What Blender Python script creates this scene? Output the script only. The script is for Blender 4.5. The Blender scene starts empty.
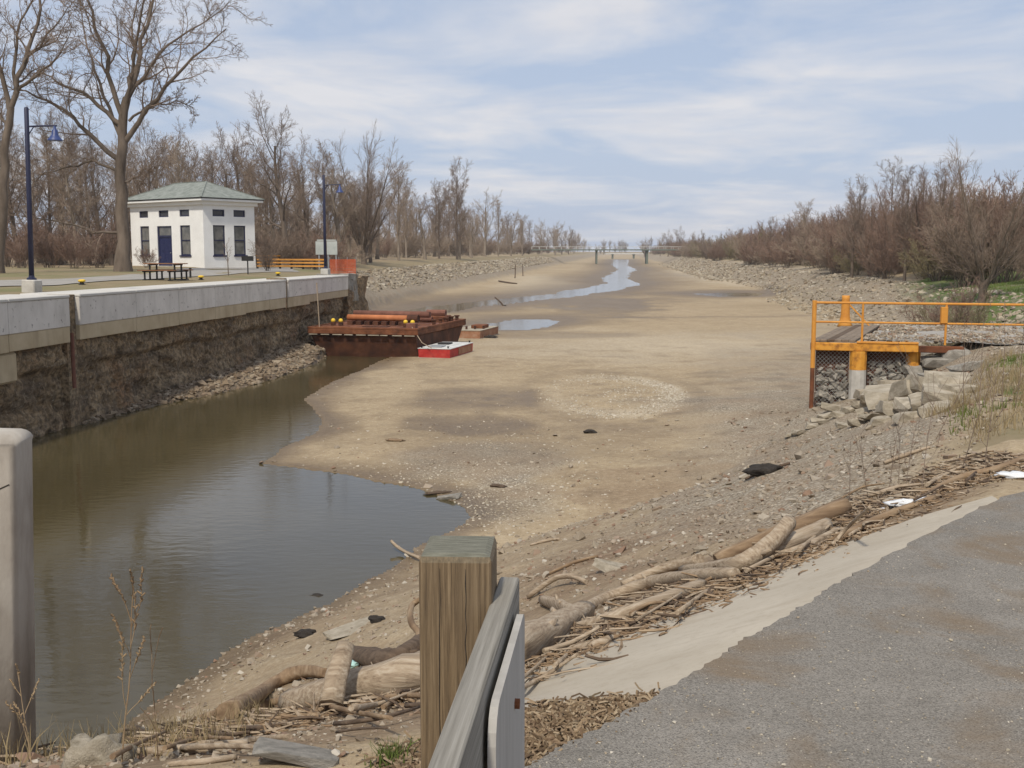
import bpy, bmesh, math, random
import numpy as np
from mathutils import Vector, Matrix, noise as mnoise
from mathutils.geometry import delaunay_2d_cdt

S = bpy.context.scene
C = S.collection
R = math.radians

# ------------------------------------------------------------------ camera
FPX, HORIZ, CAMZ = 1100.0, 251.0, 1.3
PITCH = math.atan((384 - HORIZ) / FPX)
cam = bpy.data.cameras.new('camera'); camo = bpy.data.objects.new('camera', cam); C.objects.link(camo)
cam.sensor_width = 36.0; cam.lens = FPX / 1024 * 36.0
cam.clip_start = 0.05; cam.clip_end = 6000
camo.location = (0, 0, CAMZ); camo.rotation_euler = (math.pi / 2 - PITCH, 0, 0)
S.camera = camo

# ------------------------------------------------------------------ sky and sun
SUN_EL, SUN_AZ = R(52), R(196)          # azimuth clockwise from +Y: behind the camera, to the left
world = bpy.data.worlds.new('World'); S.world = world; world.use_nodes = True
nt = world.node_tree; nt.nodes.clear()
def N(t, ty, **kw):
    n = t.nodes.new(ty)
    for k, v in kw.items(): setattr(n, k, v)
    return n
wo = N(nt, 'ShaderNodeOutputWorld'); bg = N(nt, 'ShaderNodeBackground')
sky = N(nt, 'ShaderNodeTexSky', sky_type='NISHITA')
sky.sun_disc = False; sky.sun_elevation = SUN_EL; sky.sun_rotation = SUN_AZ
sky.altitude = 100; sky.air_density = 1.0; sky.dust_density = 2.0; sky.ozone_density = 1.0
tc = N(nt, 'ShaderNodeTexCoord'); sep = N(nt, 'ShaderNodeSeparateXYZ')
nt.links.new(tc.outputs['Generated'], sep.inputs[0])
def mth(t, op, a, b=None, clamp=False):
    n = N(t, 'ShaderNodeMath', operation=op); n.use_clamp = clamp
    for i, v in enumerate((a, b)):
        if v is None: continue
        if isinstance(v, (int, float)): n.inputs[i].default_value = v
        else: t.links.new(v, n.inputs[i])
    return n.outputs[0]
# cloud sheet: directions projected on a flat layer high above
den = mth(nt, 'ADD', mth(nt, 'MAXIMUM', sep.outputs['Z'], 0.0), 0.10)
cx = mth(nt, 'DIVIDE', sep.outputs['X'], den); cy = mth(nt, 'DIVIDE', sep.outputs['Y'], den)
comb = N(nt, 'ShaderNodeCombineXYZ'); nt.links.new(cx, comb.inputs[0]); nt.links.new(cy, comb.inputs[1])
comb.inputs[2].default_value = 3.7
n1 = N(nt, 'ShaderNodeTexNoise'); n1.inputs['Scale'].default_value = 1.0; n1.inputs['Detail'].default_value = 7
n1.inputs['Roughness'].default_value = 0.55; n1.inputs['Distortion'].default_value = 0.35
nt.links.new(comb.outputs[0], n1.inputs['Vector'])
cr = N(nt, 'ShaderNodeValToRGB'); cr.color_ramp.elements[0].position = 0.42; cr.color_ramp.elements[1].position = 0.62
cr.color_ramp.elements[0].color = (0, 0, 0, 1); cr.color_ramp.elements[1].color = (.85, .85, .85, 1)
nt.links.new(n1.outputs['Fac'], cr.inputs[0])
n2 = N(nt, 'ShaderNodeTexNoise'); n2.inputs['Scale'].default_value = 2.6; n2.inputs['Detail'].default_value = 6
nt.links.new(comb.outputs[0], n2.inputs['Vector'])
cc = N(nt, 'ShaderNodeMix', data_type='RGBA')
cc.inputs['A'].default_value = (6.9, 6.95, 7.4, 1); cc.inputs['B'].default_value = (8.6, 8.45, 8.5, 1)
nt.links.new(n2.outputs['Fac'], cc.inputs['Factor'])
# thin veil over the whole dome, thicker low down
veil = mth(nt, 'SUBTRACT', 1.0, mth(nt, 'MULTIPLY', mth(nt, 'MAXIMUM', sep.outputs['Z'], 0.0), 3.0), clamp=True)
vf = mth(nt, 'ADD', mth(nt, 'MULTIPLY', veil, 0.25), 0.6, clamp=True)
vm = N(nt, 'ShaderNodeMix', data_type='RGBA'); vm.inputs['B'].default_value = (5.2, 6.1, 7.9, 1)
nt.links.new(sky.outputs[0], vm.inputs['A']); nt.links.new(vf, vm.inputs['Factor'])
mx = N(nt, 'ShaderNodeMix', data_type='RGBA')
nt.links.new(cr.outputs[0], mx.inputs['Factor']); nt.links.new(vm.outputs['Result'], mx.inputs['A']); nt.links.new(cc.outputs['Result'], mx.inputs['B'])
nt.links.new(mx.outputs['Result'], bg.inputs['Color']); bg.inputs['Strength'].default_value = 0.1
nt.links.new(bg.outputs[0], wo.inputs[0])

sun = bpy.data.lights.new('sun', 'SUN'); sun.energy = 3.3; sun.angle = R(4); sun.color = (1, .92, .79)
suno = bpy.data.objects.new('sun', sun); C.objects.link(suno)
sd = Vector((math.sin(SUN_AZ) * math.cos(SUN_EL), math.cos(SUN_AZ) * math.cos(SUN_EL), math.sin(SUN_EL)))
suno.rotation_euler = sd.to_track_quat('Z', 'Y').to_euler(); suno.location = sd * 50
S.view_settings.view_transform = 'Standard'; S.view_settings.look = 'None'
S.view_settings.exposure = 0.0; S.view_settings.gamma = 1.0; S.view_settings.use_curve_mapping = False
S.render.engine = 'CYCLES'

# ------------------------------------------------------------------ helpers
rng = np.random.default_rng(7); random.seed(7)
CP, SP = math.cos(PITCH), math.sin(PITCH)
def ray(px, py):
    u, v = (px - 512) / FPX, (384 - py) / FPX
    return Vector((u, CP + v * SP, v * CP - SP))
def P(px, py, z):                       # a pixel's point on the level plane z
    d = ray(px, py); t = (z - CAMZ) / d.z
    return Vector((d.x * t, d.y * t, z))
def PD(px, py, Y):                      # a pixel's point at ground distance Y
    d = ray(px, py); t = Y / d.y
    return Vector((d.x * t, Y, CAMZ + d.z * t))

def tag(o, label, cat, group=None):
    o['label'] = label; o['category'] = cat
    if group: o['group'] = group
    return o
def thing(name, label, cat, loc=(0, 0, 0), rz=0.0, group=None):
    o = bpy.data.objects.new(name, None); C.objects.link(o); o.empty_display_size = .2
    o.location = loc; o.rotation_euler = (0, 0, rz)
    return tag(o, label, cat, group)
def link(name, me, m, parent=None, loc=None):
    o = bpy.data.objects.new(name, me); C.objects.link(o)
    if m is not None and not me.materials: me.materials.append(m)
    if parent: o.parent = parent
    if loc is not None: o.location = loc
    return o
def mesh_np(name, V, F, m=None, smooth=False):
    me = bpy.data.meshes.new(name); V = np.asarray(V, np.float32); F = np.asarray(F, np.int32)
    k = F.shape[1]; nf = len(F)
    me.vertices.add(len(V)); me.vertices.foreach_set('co', V.ravel())
    me.loops.add(nf * k); me.loops.foreach_set('vertex_index', F.ravel())
    me.polygons.add(nf); me.polygons.foreach_set('loop_start', np.arange(0, nf * k, k, dtype=np.int32))
    me.polygons.foreach_set('loop_total', np.full(nf, k, np.int32))
    me.update(calc_edges=True)
    me.polygons.foreach_set('use_smooth', np.full(nf, bool(smooth)))
    if m: me.materials.append(m)
    return me
class MB:
    def __init__(s): s.v = []; s.f = []
    def add(s, vs, fs):
        b = len(s.v); s.v += [tuple(x) for x in vs]; s.f += [tuple(b + i for i in f) for f in fs]; return s
    def box(s, x0, x1, y0, y1, z0, z1):
        return s.add([(x0, y0, z0), (x1, y0, z0), (x1, y1, z0), (x0, y1, z0), (x0, y0, z1), (x1, y0, z1), (x1, y1, z1), (x0, y1, z1)],
                     [(0, 3, 2, 1), (4, 5, 6, 7), (0, 1, 5, 4), (1, 2, 6, 5), (2, 3, 7, 6), (3, 0, 4, 7)])
    def prism(s, pts, z0, z1):           # polygon counter-clockwise seen from above
        n = len(pts)
        a = [(p[0], p[1], z0) for p in pts] + [(p[0], p[1], z1) for p in pts]
        return s.add(a, [tuple(range(n - 1, -1, -1)), tuple(range(n, 2 * n))] + [(i, (i + 1) % n, n + (i + 1) % n, n + i) for i in range(n)])
    def hexa(s, bot, top):
        return s.add(list(bot) + list(top), [(0, 3, 2, 1), (4, 5, 6, 7), (0, 1, 5, 4), (1, 2, 6, 5), (2, 3, 7, 6), (3, 0, 4, 7)])
    def bar(s, a, b, w, h=None, up=(0, 0, 1)):
        a, b = Vector(a), Vector(b); h = h or w; t = (b - a).normalized(); u = t.cross(Vector(up))
        if u.length < 1e-4: u = t.cross(Vector((1, 0, 0)))
        u.normalize(); v = u.cross(t); q = [-u * w / 2 - v * h / 2, u * w / 2 - v * h / 2, u * w / 2 + v * h / 2, -u * w / 2 + v * h / 2]
        return s.add([a + x for x in q] + [b + x for x in q], [(0, 3, 2, 1), (4, 5, 6, 7), (0, 1, 5, 4), (1, 2, 6, 5), (2, 3, 7, 6), (3, 0, 4, 7)])
    def tube(s, pts, rad, n=8, cap=True, jit=0.0):
        pts = [Vector(p) for p in pts]
        if isinstance(rad, (int, float)): rad = [rad] * len(pts)
        b = len(s.v); prev = None; rid = [1 + random.uniform(-jit, jit) * 1.8 for _ in range(n)]
        for i, p in enumerate(pts):
            t = (pts[min(i + 1, len(pts) - 1)] - pts[max(i - 1, 0)]).normalized()
            if prev is None:
                u = t.cross(Vector((0, 0, 1)))
                if u.length < .1: u = t.cross(Vector((1, 0, 0)))
            else: u = prev - t * prev.dot(t)
            u.normalize(); prev = u; w = t.cross(u)
            for k in range(n):
                a = 2 * math.pi * k / n; rr = rad[i] * (rid[k] + random.uniform(-jit, jit) * .25)
                s.v.append(tuple(p + (u * math.cos(a) + w * math.sin(a)) * rr))
        for i in range(len(pts) - 1):
            for k in range(n):
                k2 = (k + 1) % n
                s.f.append((b + i * n + k, b + i * n + k2, b + (i + 1) * n + k2, b + (i + 1) * n + k))
        if cap:
            s.f.append(tuple(b + k for k in range(n - 1, -1, -1))); e = b + (len(pts) - 1) * n
            s.f.append(tuple(e + k for k in range(n)))
        return s
    def lathe(s, prof, n=12, o=(0, 0, 0)):
        return s.tube([(o[0], o[1], o[2] + z) for r, z in prof], [r for r, z in prof], n)
    def build(s, name, m, parent=None, bevel=0.0, smooth=False, loc=None, seg=1):
        me = bpy.data.meshes.new(name); me.from_pydata(s.v, [], s.f); me.update()
        bm = bmesh.new(); bm.from_mesh(me)
        if bevel: bmesh.ops.bevel(bm, geom=bm.edges[:], offset=bevel, segments=seg, affect='EDGES', profile=.5, clamp_overlap=True)
        bmesh.ops.recalc_face_normals(bm, faces=bm.faces[:])
        bm.to_mesh(me); bm.free()
        if smooth:
            for p in me.polygons: p.use_smooth = len(p.vertices) == 4
        return link(name, me, m, parent, loc)

# --- numpy value noise (fractal)
_perm = np.random.default_rng(3).random((256, 256))
def vnoise(x, y):
    xi = np.floor(x).astype(int); yi = np.floor(y).astype(int); fx = x - xi; fy = y - yi
    fx = fx * fx * (3 - 2 * fx); fy = fy * fy * (3 - 2 * fy)
    a = _perm[xi & 255, yi & 255]; b = _perm[(xi + 1) & 255, yi & 255]; c = _perm[xi & 255, (yi + 1) & 255]; d = _perm[(xi + 1) & 255, (yi + 1) & 255]
    return (a * (1 - fx) + b * fx) * (1 - fy) + (c * (1 - fx) + d * fx) * fy - .5
def fbm(x, y, o=4):
    s = 0; a = 1.0
    for i in range(o): s = s + a * vnoise(x * 2 ** i + 17 * i, y * 2 ** i - 9 * i); a *= .5
    return s

# ------------------------------------------------------------------ materials
def newmat(name):
    m = bpy.data.materials.new(name); m.use_nodes = True; t = m.node_tree
    return m, t, t.nodes['Principled BSDF']
def ramp(t, fac, stops):
    r = N(t, 'ShaderNodeValToRGB'); e = r.color_ramp.elements
    while len(e) < len(stops): e.new(.5)
    for i, (p, c) in enumerate(stops):
        e[i].position = p; e[i].color = (c[0], c[1], c[2], 1) if isinstance(c, (tuple, list)) else (c, c, c, 1)
    t.links.new(fac, r.inputs[0]); return r.outputs['Color']
def coords(t, stretch=(1, 1, 1), rand=True):
    tcn = N(t, 'ShaderNodeTexCoord'); mp = N(t, 'ShaderNodeMapping'); mp.inputs['Scale'].default_value = stretch
    t.links.new(tcn.outputs['Object'], mp.inputs['Vector'])
    if rand:
        oi = N(t, 'ShaderNodeObjectInfo'); t.links.new(mth(t, 'MULTIPLY', oi.outputs['Random'], 60), mp.inputs['Location'])
    return mp.outputs[0]
def noise(t, vec, scale, detail=5, rough=.6, dist=0):
    n = N(t, 'ShaderNodeTexNoise'); n.inputs['Scale'].default_value = scale; n.inputs['Detail'].default_value = detail
    n.inputs['Roughness'].default_value = rough; n.inputs['Distortion'].default_value = dist
    t.links.new(vec, n.inputs['Vector']); return n.outputs['Fac']
def mixc(t, f, a, b, mode='MIX'):
    n = N(t, 'ShaderNodeMix', data_type='RGBA', blend_type=mode)
    for k, v in (('Factor', f), ('A', a), ('B', b)):
        s = n.inputs[k] if k != 'Factor' else n.inputs[0]
        if isinstance(v, (int, float)): s.default_value = v
        elif isinstance(v, (tuple, list)): s.default_value = (v[0], v[1], v[2], 1)
        else: t.links.new(v, s)
    return n.outputs['Result']
def bump(t, b, h, strength=.4, dist=.02):
    n = N(t, 'ShaderNodeBump'); n.inputs['Strength'].default_value = strength; n.inputs['Distance'].default_value = dist
    t.links.new(h, n.inputs['Height']); t.links.new(n.outputs[0], b.inputs['Normal'])
def M(name, c1, c2, rough=.85, scale=6, stretch=(1, 1, 1), bmp=.4, bscale=None, bdist=.01, c3=None, spec=.3, metal=0, detail=6, speck=None, rand=True):
    m, t, b = newmat(name); v = coords(t, stretch, rand); f = noise(t, v, scale, detail, .62)
    st = [(.3, c1), (.68, c2)] if c3 is None else [(.28, c1), (.52, c2), (.74, c3)]
    col = ramp(t, f, st)
    if speck:
        f2 = noise(t, v, scale * 9, 3, .7); col = mixc(t, ramp(t, f2, [(.5, 0.0), (.68, .8)]), col, speck)
    t.links.new(col, b.inputs['Base Color']); b.inputs['Roughness'].default_value = rough
    b.inputs['Specular IOR Level'].default_value = spec; b.inputs['Metallic'].default_value = metal
    if bmp: bump(t, b, noise(t, v, bscale or scale * 4, 6, .65), bmp, bdist)
    return m
mat = {}
mat['bark'] = M('bark', (.085, .065, .05), (.18, .143, .113), .95, 2.5, (1, 1, .25), .9, 9, .03)
mat['bark_pale'] = M('bark_pale', (.15, .12, .09), (.29, .24, .19), .95, 2.5, (1, 1, .25), .6, 9, .03)
mat['twig'] = M('twig', (.155, .114, .086), (.25, .19, .148), .95, .5, bmp=0)
mat['twig_pale'] = M('twig_pale', (.23, .175, .13), (.34, .27, .205), .95, .5, bmp=0)
mat['twig_red'] = M('twig_red', (.165, .105, .078), (.25, .172, .132), .95, .5, bmp=0)
mat['twig_olive'] = M('twig_olive', (.155, .13, .072), (.22, .185, .11), .95, .5, bmp=0)
mat['dry_stem'] = M('dry_stem', (.2, .13, .075), (.34, .25, .15), .95, 4, bmp=0)
mat['grass_green'] = M('grass_green', (.06, .1, .018), (.15, .17, .04), .9, 1.5, bmp=0)
mat['grass_dry'] = M('grass_dry', (.19, .145, .075), (.33, .26, .15), .95, 1.5, bmp=0)
m, t, b = newmat('post_wood'); v = coords(t, (9, 9, .22), False)
f1, f2 = noise(t, v, 24, 6, .72), noise(t, coords(t, (2, 2, .15), False), 9, 5, .6)
c = ramp(t, f1, [(.32, (.06, .04, .022)), (.5, (.165, .115, .064)), (.68, (.29, .215, .13))])
c = mixc(t, ramp(t, f2, [(.4, 0.), (.65, .55)]), c, (.12, .085, .05))
gn = N(t, 'ShaderNodeNewGeometry'); sx_ = N(t, 'ShaderNodeSeparateXYZ'); t.links.new(gn.outputs['Normal'], sx_.inputs[0])
top_c = ramp(t, noise(t, coords(t, (1, 6, 1), False), 22, 6, .7), [(.3, (.085, .085, .06)), (.7, (.21, .205, .16))])
c = mixc(t, ramp(t, sx_.outputs[2], [(.3, 0.), (.6, 1.)]), c, top_c)
t.links.new(c, b.inputs['Base Color']); b.inputs['Roughness'].default_value = .85; bump(t, b, f1, .6, .004); mat['post_wood'] = m
mat['rail_wood'] = M('rail_wood', (.13, .12, .1), (.25, .235, .205), .85, 26, (.08, 4, 4), .6, 40, .003, c3=(.36, .345, .31))
mat['grey_wood'] = M('grey_wood', (.2, .17, .14), (.37, .335, .29), .92, 4, (1, 1, .4), .6, 30, .006, c3=(.47, .44, .39), detail=9)
mat['board'] = M('board', (.3, .285, .26), (.39, .375, .35), .75, 8, (2, 2, .3), .3, 30, .003, c3=(.46, .44, .41))
mat['drift'] = M('drift', (.17, .12, .078), (.35, .275, .195), .9, 16, (.07, 2.6, 2.6), .9, 30, .008, c3=(.48, .41, .32))
mat['drift_brown'] = M('drift_brown', (.12, .075, .045), (.24, .165, .1), .9, 6, (.2, 2.2, 2.2), .7, 14, .01, c3=(.36, .275, .185))
mat['plank_brown'] = M('plank_brown', (.15, .115, .085), (.25, .2, .15), .9, 5, (1, 1, 1), .5, 12, .01)
mat['drift_dark'] = M('drift_dark', (.06, .04, .028), (.16, .115, .08), .95, 8, (.3, 2, 2), .9, 16, .015)
mat['concrete'] = M('concrete', (.25, .245, .24), (.37, .365, .36), .9, .7, (1, 1, .5), .3, 14, .006, speck=(.28, .27, .255), rand=False)
mat['coping'] = M('coping', (.47, .455, .42), (.58, .56, .52), .9, 1, bmp=.2, bscale=12, bdist=.005, rand=False)
mat['concrete_base'] = M('concrete_base', (.38, .36, .32), (.52, .5, .46), .9, 4, bmp=.3, bscale=20)
mat['rust'] = M('rust', (.055, .022, .012), (.17, .062, .028), .85, 1.6, bmp=.5, bscale=10, bdist=.01, c3=(.27, .12, .06), detail=8, rand=False)
mat['rust_dark'] = M('rust_dark', (.03, .015, .011), (.09, .036, .02), .85, 1.2, bmp=.5, bscale=9, bdist=.01, c3=(.15, .062, .032), rand=False)
mat['rust_orange'] = M('rust_orange', (.36, .12, .045), (.52, .2, .085), .75, 2.5, (1, 1, 1), bmp=.3, bscale=14, bdist=.004)
mat['rust_pipe'] = M('rust_pipe', (.12, .05, .035), (.22, .1, .07), .8, 3, bmp=.4, bscale=14, bdist=.005)
mat['brown_hull'] = M('brown_hull', (.21, .095, .05), (.33, .17, .1), .85, 2.2, bmp=.4, bscale=9, bdist=.008, c3=(.38, .25, .17), rand=False)
mat['red_paint'] = M('red_paint', (.28, .02, .018), (.42, .035, .03), .6, 2.5, bmp=.15, bscale=12, bdist=.003, c3=(.46, .08, .06), rand=False)
mat['white_deck'] = M('white_deck', (.42, .42, .4), (.66, .66, .64), .7, 3, bmp=.15, bscale=12, rand=False)
mat['yellow_paint'] = M('yellow_paint', (.5, .2, .03), (.64, .3, .055), .6, 3, bmp=.15, bscale=18, bdist=.002, rand=True)
mat['yellow_worn'] = M('yellow_worn', (.2, .075, .02), (.58, .26, .035), .7, 5, bmp=.3, bscale=14, bdist=.004, c3=(.66, .34, .06))
mat['yellow_cap'] = M('yellow_cap', (.66, .42, .02), (.78, .54, .06), .6, 4, bmp=.1)
mat['black_iron'] = M('black_iron', (.012, .012, .013), (.03, .029, .028), .7, 5, bmp=.2)
mat['lamp_blue'] = M('lamp_blue', (.008, .01, .038), (.014, .018, .055), .5, 3, bmp=.1, spec=.5)
mat['shade_blue'] = M('shade_blue', (.02, .04, .14), (.03, .055, .18), .45, 3, bmp=.05, spec=.5)
mat['table_wood'] = M('table_wood', (.16, .075, .035), (.26, .13, .065), .8, 5, (.3, 3, 3), .4, 14, .004)
mat['white_wall'] = M('white_wall', (.72, .72, .70), (.82, .82, .8), .85, .7, bmp=.15, bscale=16, bdist=.006, rand=False)
mat['roof'] = M('roof', (.13, .15, .135), (.22, .24, .22), .95, 2.4, (1, 1, 1), bmp=.5, bscale=12, bdist=.02, c3=(.28, .3, .28), rand=False)
mat['door_blue'] = M('door_blue', (.012, .017, .065), (.02, .026, .085), .5, 3, bmp=.1)
mat['trim_blue'] = M('trim_blue', (.014, .016, .05), (.022, .026, .07), .6, 3, bmp=.1)
mat['fence_yellow'] = M('fence_yellow', (.5, .22, .04), (.66, .32, .08), .8, 3, bmp=.2)
mat['orange_net'] = M('orange_net', (.62, .1, .03), (.75, .16, .06), .7, 3, bmp=0)
mat['sign_grey'] = M('sign_grey', (.36, .39, .37), (.46, .49, .47), .6, 2, bmp=0)
mat['steel_grey'] = M('steel_grey', (.26, .27, .28), (.36, .37, .38), .5, 4, bmp=.1, metal=.4)
mat['stone_grey'] = M('stone_grey', (.16, .15, .13), (.34, .315, .275), .95, 3, bmp=.7, bscale=14, bdist=.02)
mat['stone_tan'] = M('stone_tan', (.24, .205, .15), (.44, .39, .31), .95, 2.2, bmp=.7, bscale=11, bdist=.025)
mat['wire'] = M('wire', (.28, .28, .27), (.38, .38, .36), .6, 4, bmp=0, metal=.5)
mat['bridge_green'] = M('bridge_green', (.1, .125, .105), (.15, .175, .15), .8, .6, bmp=0)
mat['bridge_white'] = M('bridge_white', (.5, .5, .48), (.6, .6, .58), .8, .6, bmp=0)
mat['plastic_white'] = M('plastic_white', (.6, .62, .64), (.74, .75, .76), .6, 5, bmp=.3)
mat['plastic_cyan'] = M('plastic_cyan', (.36, .58, .55), (.45, .66, .62), .5, 5, bmp=.1)
mat['mud_clump'] = M('mud_clump', (.018, .016, .015), (.06, .05, .042), .9, 7, bmp=.8, bscale=15, bdist=.02)
mat['asphalt_dark'] = None
# glass with light blinds behind
m, t, b = newmat('window_glass'); v = coords(t); col = ramp(t, noise(t, v, 1.5), [(.35, (.1, .1, .095)), (.7, (.2, .195, .18))])
t.links.new(col, b.inputs['Base Color']); b.inputs['Roughness'].default_value = .12; mat['glass'] = m
m, t, b = newmat('dark_glass'); b.inputs['Base Color'].default_value = (.045, .045, .05, 1); b.inputs['Roughness'].default_value = .15; mat['dark_glass'] = m

# old eroded wall
m, t, b = newmat('old_wall'); v = coords(t, (1, 1, 1), False)
c = ramp(t, noise(t, v, .9, 8, .65), [(.3, (.15, .098, .05)), (.5, (.3, .212, .12)), (.7, (.45, .35, .22))])
st = noise(t, coords(t, (.35, .35, 1.6), False), 1.1, 5, .6)
c = mixc(t, ramp(t, st, [(.48, .0), (.66, .7)]), c, (.075, .055, .04))
rs = noise(t, v, .45, 4); c = mixc(t, ramp(t, rs, [(.54, .0), (.68, .65)]), c, (.25, .12, .05))
c = mixc(t, ramp(t, noise(t, v, 6, 7, .72), [(.42, .75), (.56, 0.)]), c, (.05, .036, .022))
c = mixc(t, ramp(t, noise(t, v, 9, 5, .7), [(.56, 0.), (.7, .6)]), c, (.5, .42, .3))
t.links.new(c, b.inputs['Base Color']); b.inputs['Roughness'].default_value = .95
bump(t, b, noise(t, v, 7, 8, .7), 1.0, .08); mat['old_wall'] = m
m, t, b = newmat('wall_band'); v = coords(t, (1, 1, 1), False)
c = ramp(t, noise(t, v, .8, 7, .6), [(.3, (.37, .29, .18)), (.7, (.52, .43, .29))])
c = mixc(t, ramp(t, noise(t, coords(t, (2.5, 2.5, .25), False), 1.2, 5), [(.55, 0.), (.75, .35)]), c, (.2, .155, .095))
t.links.new(c, b.inputs['Base Color']); b.inputs['Roughness'].default_value = .92; bump(t, b, noise(t, v, 14, 6), .3, .008); mat['wall_band'] = m
# poured concrete of the wall with vertical streaks
m, t, b = newmat('wall_concrete'); v = coords(t, (1, 1, 1), False)
c = ramp(t, noise(t, v, .55, 7, .6), [(.3, (.52, .485, .44)), (.7, (.7, .66, .605))])
c = mixc(t, ramp(t, noise(t, coords(t, (1.3, 1.3, .45), False), 1.3, 8, .65), [(.48, 0.), (.75, .5)]), c, (.34, .31, .27))
c = mixc(t, ramp(t, noise(t, v, 5.5, 3, .5), [(.63, 0.), (.69, .75)]), c, (.2, .175, .155))
t.links.new(c, b.inputs['Base Color']); b.inputs['Roughness'].default_value = .9; bump(t, b, noise(t, v, 12, 6), .3, .008); mat['wall_concrete'] = m

# water
m, t, b = newmat('water'); v = coords(t, (1, 1, 1), False)
c = ramp(t, noise(t, v, .12, 4), [(.35, (.062, .05, .024)), (.65, (.086, .07, .035))])
t.links.new(c, b.inputs['Base Color']); b.inputs['Roughness'].default_value = .06; b.inputs['IOR'].default_value = 1.33
b.inputs['Specular IOR Level'].default_value = .5
h1 = noise(t, coords(t, (1, 2.2, 1), False), 2.6, 4, .5)
bump(t, b, h1, .16, .03); mat['water'] = m

# ground: four sorts of ground mixed by stored weights
m, t, b = newmat('ground'); v = coords(t, (1, 1, 1), False)
at1 = N(t, 'ShaderNodeAttribute', attribute_name='zone'); at2 = N(t, 'ShaderNodeAttribute', attribute_name='zone2')
s1 = N(t, 'ShaderNodeSeparateColor'); s2 = N(t, 'ShaderNodeSeparateColor')
t.links.new(at1.outputs['Color'], s1.inputs[0]); t.links.new(at2.outputs['Color'], s2.inputs[0])
wet, gravel, grass = s1.outputs[0], s1.outputs[1], s1.outputs[2]
pale, soil, lawn = s2.outputs[0], s2.outputs[1], s2.outputs[2]
nb, nm, nf_, ng = noise(t, v, .09, 5, .6), noise(t, v, .7, 6, .62), noise(t, v, 7, 6, .7), noise(t, v, 34, 4, .75)
sand = ramp(t, nb, [(.3, (.31, .238, .146)), (.52, (.385, .302, .193)), (.72, (.435, .348, .23))])
sand = mixc(t, ramp(t, nm, [(.42, 0.), (.66, .55)]), sand, (.285, .212, .13))
sand = mixc(t, ramp(t, noise(t, v, 2.4, 6, .68), [(.46, 0.), (.66, .6)]), sand, (.25, .187, .115))
sand = mixc(t, ramp(t, nf_, [(.47, 0.), (.68, .7)]), sand, (.48, .395, .275))
sand = mixc(t, ramp(t, ng, [(.5, 0.), (.66, .55)]), sand, (.14, .102, .064))
vo = N(t, 'ShaderNodeTexVoronoi'); vo.inputs['Scale'].default_value = 26; t.links.new(v, vo.inputs['Vector'])
sepv = N(t, 'ShaderNodeSeparateColor'); t.links.new(vo.outputs['Color'], sepv.inputs[0])
grv = ramp(t, sepv.outputs[0], [(.0, (.2, .165, .12)), (.4, (.315, .268, .2)), (.75, (.41, .355, .275)), (1., (.54, .49, .4))])
grv = mixc(t, ramp(t, vo.outputs['Distance'], [(.35, 0.), (.75, .6)]), grv, (.13, .1, .07))
grv = mixc(t, ramp(t, nm, [(.4, 0.), (.65, .6)]), grv, (.27, .2, .135))
soilc = ramp(t, nf_, [(.3, (.14, .095, .06)), (.55, (.24, .17, .11)), (.75, (.34, .265, .185))])
soilc = mixc(t, ramp(t, ng, [(.5, 0.), (.66, .6)]), soilc, (.09, .06, .04))
grs = ramp(t, nm, [(.3, (.21, .165, .095)), (.55, (.25, .2, .12)), (.75, (.16, .15, .07))])
grs = mixc(t, ramp(t, nf_, [(.45, 0.), (.7, .6)]), grs, (.25, .195, .115))
lwn = ramp(t, nm, [(.3, (.06, .105, .02)), (.7, (.11, .155, .035))])
c = mixc(t, pale, sand, ramp(t, nf_, [(.35, (.4, .34, .25)), (.6, (.54, .48, .38))]))
c = mixc(t, gravel, c, grv)
c = mixc(t, soil, c, soilc)
c = mixc(t, grass, c, grs)
c = mixc(t, lawn, c, lwn)
c = mixc(t, wet, c, mixc(t, 1.0, c, (.5, .46, .42), 'MULTIPLY'))
t.links.new(c, b.inputs['Base Color'])
rr = ramp(t, wet, [(0., .95), (1., .5)]); t.links.new(rr, b.inputs['Roughness']); b.inputs['Specular IOR Level'].default_value = .25
hh = mth(t, 'ADD', mth(t, 'MULTIPLY', nf_, .7), mth(t, 'ADD', mth(t, 'MULTIPLY', ng, .35), mth(t, 'MULTIPLY', mth(t, 'MULTIPLY', vo.outputs['Distance'], gravel), -.8)))
bump(t, b, hh, .8, .035); mat['ground'] = m

# asphalt, apron, path
m, t, b = newmat('asphalt'); v = coords(t, (1, 1, 1), False)
c = ramp(t, noise(t, v, 1.6, 8, .65), [(.3, (.175, .16, .138)), (.7, (.29, .267, .235))])
vo = N(t, 'ShaderNodeTexVoronoi'); vo.inputs['Scale'].default_value = 190; t.links.new(v, vo.inputs['Vector'])
sepv = N(t, 'ShaderNodeSeparateColor'); t.links.new(vo.outputs['Color'], sepv.inputs[0])
c = mixc(t, ramp(t, sepv.outputs[0], [(.4, 0.), (1., .6)]), c, (.36, .335, .295))
c = mixc(t, ramp(t, sepv.outputs[1], [(.5, 0.), (1., .7)]), c, (.09, .082, .07))
c = mixc(t, ramp(t, noise(t, v, 1.3, 5, .6, .6), [(.5, 0.), (.64, .7)]), c, (.2, .145, .09))
c = mixc(t, ramp(t, noise(t, coords(t, (1, 1.6, 1), False), 1.9, 7, .7), [(.56, 0.), (.75, .35)]), c, (.1, .09, .076))
t.links.new(c, b.inputs['Base Color']); b.inputs['Roughness'].default_value = .9; b.inputs['Specular IOR Level'].default_value = .25
bump(t, b, mth(t, 'ADD', vo.outputs['Distance'], noise(t, v, 40, 3)), .7, .008); mat['asphalt'] = m
m, t, b = newmat('apron'); v = coords(t, (1, 1, 1), False)
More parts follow.
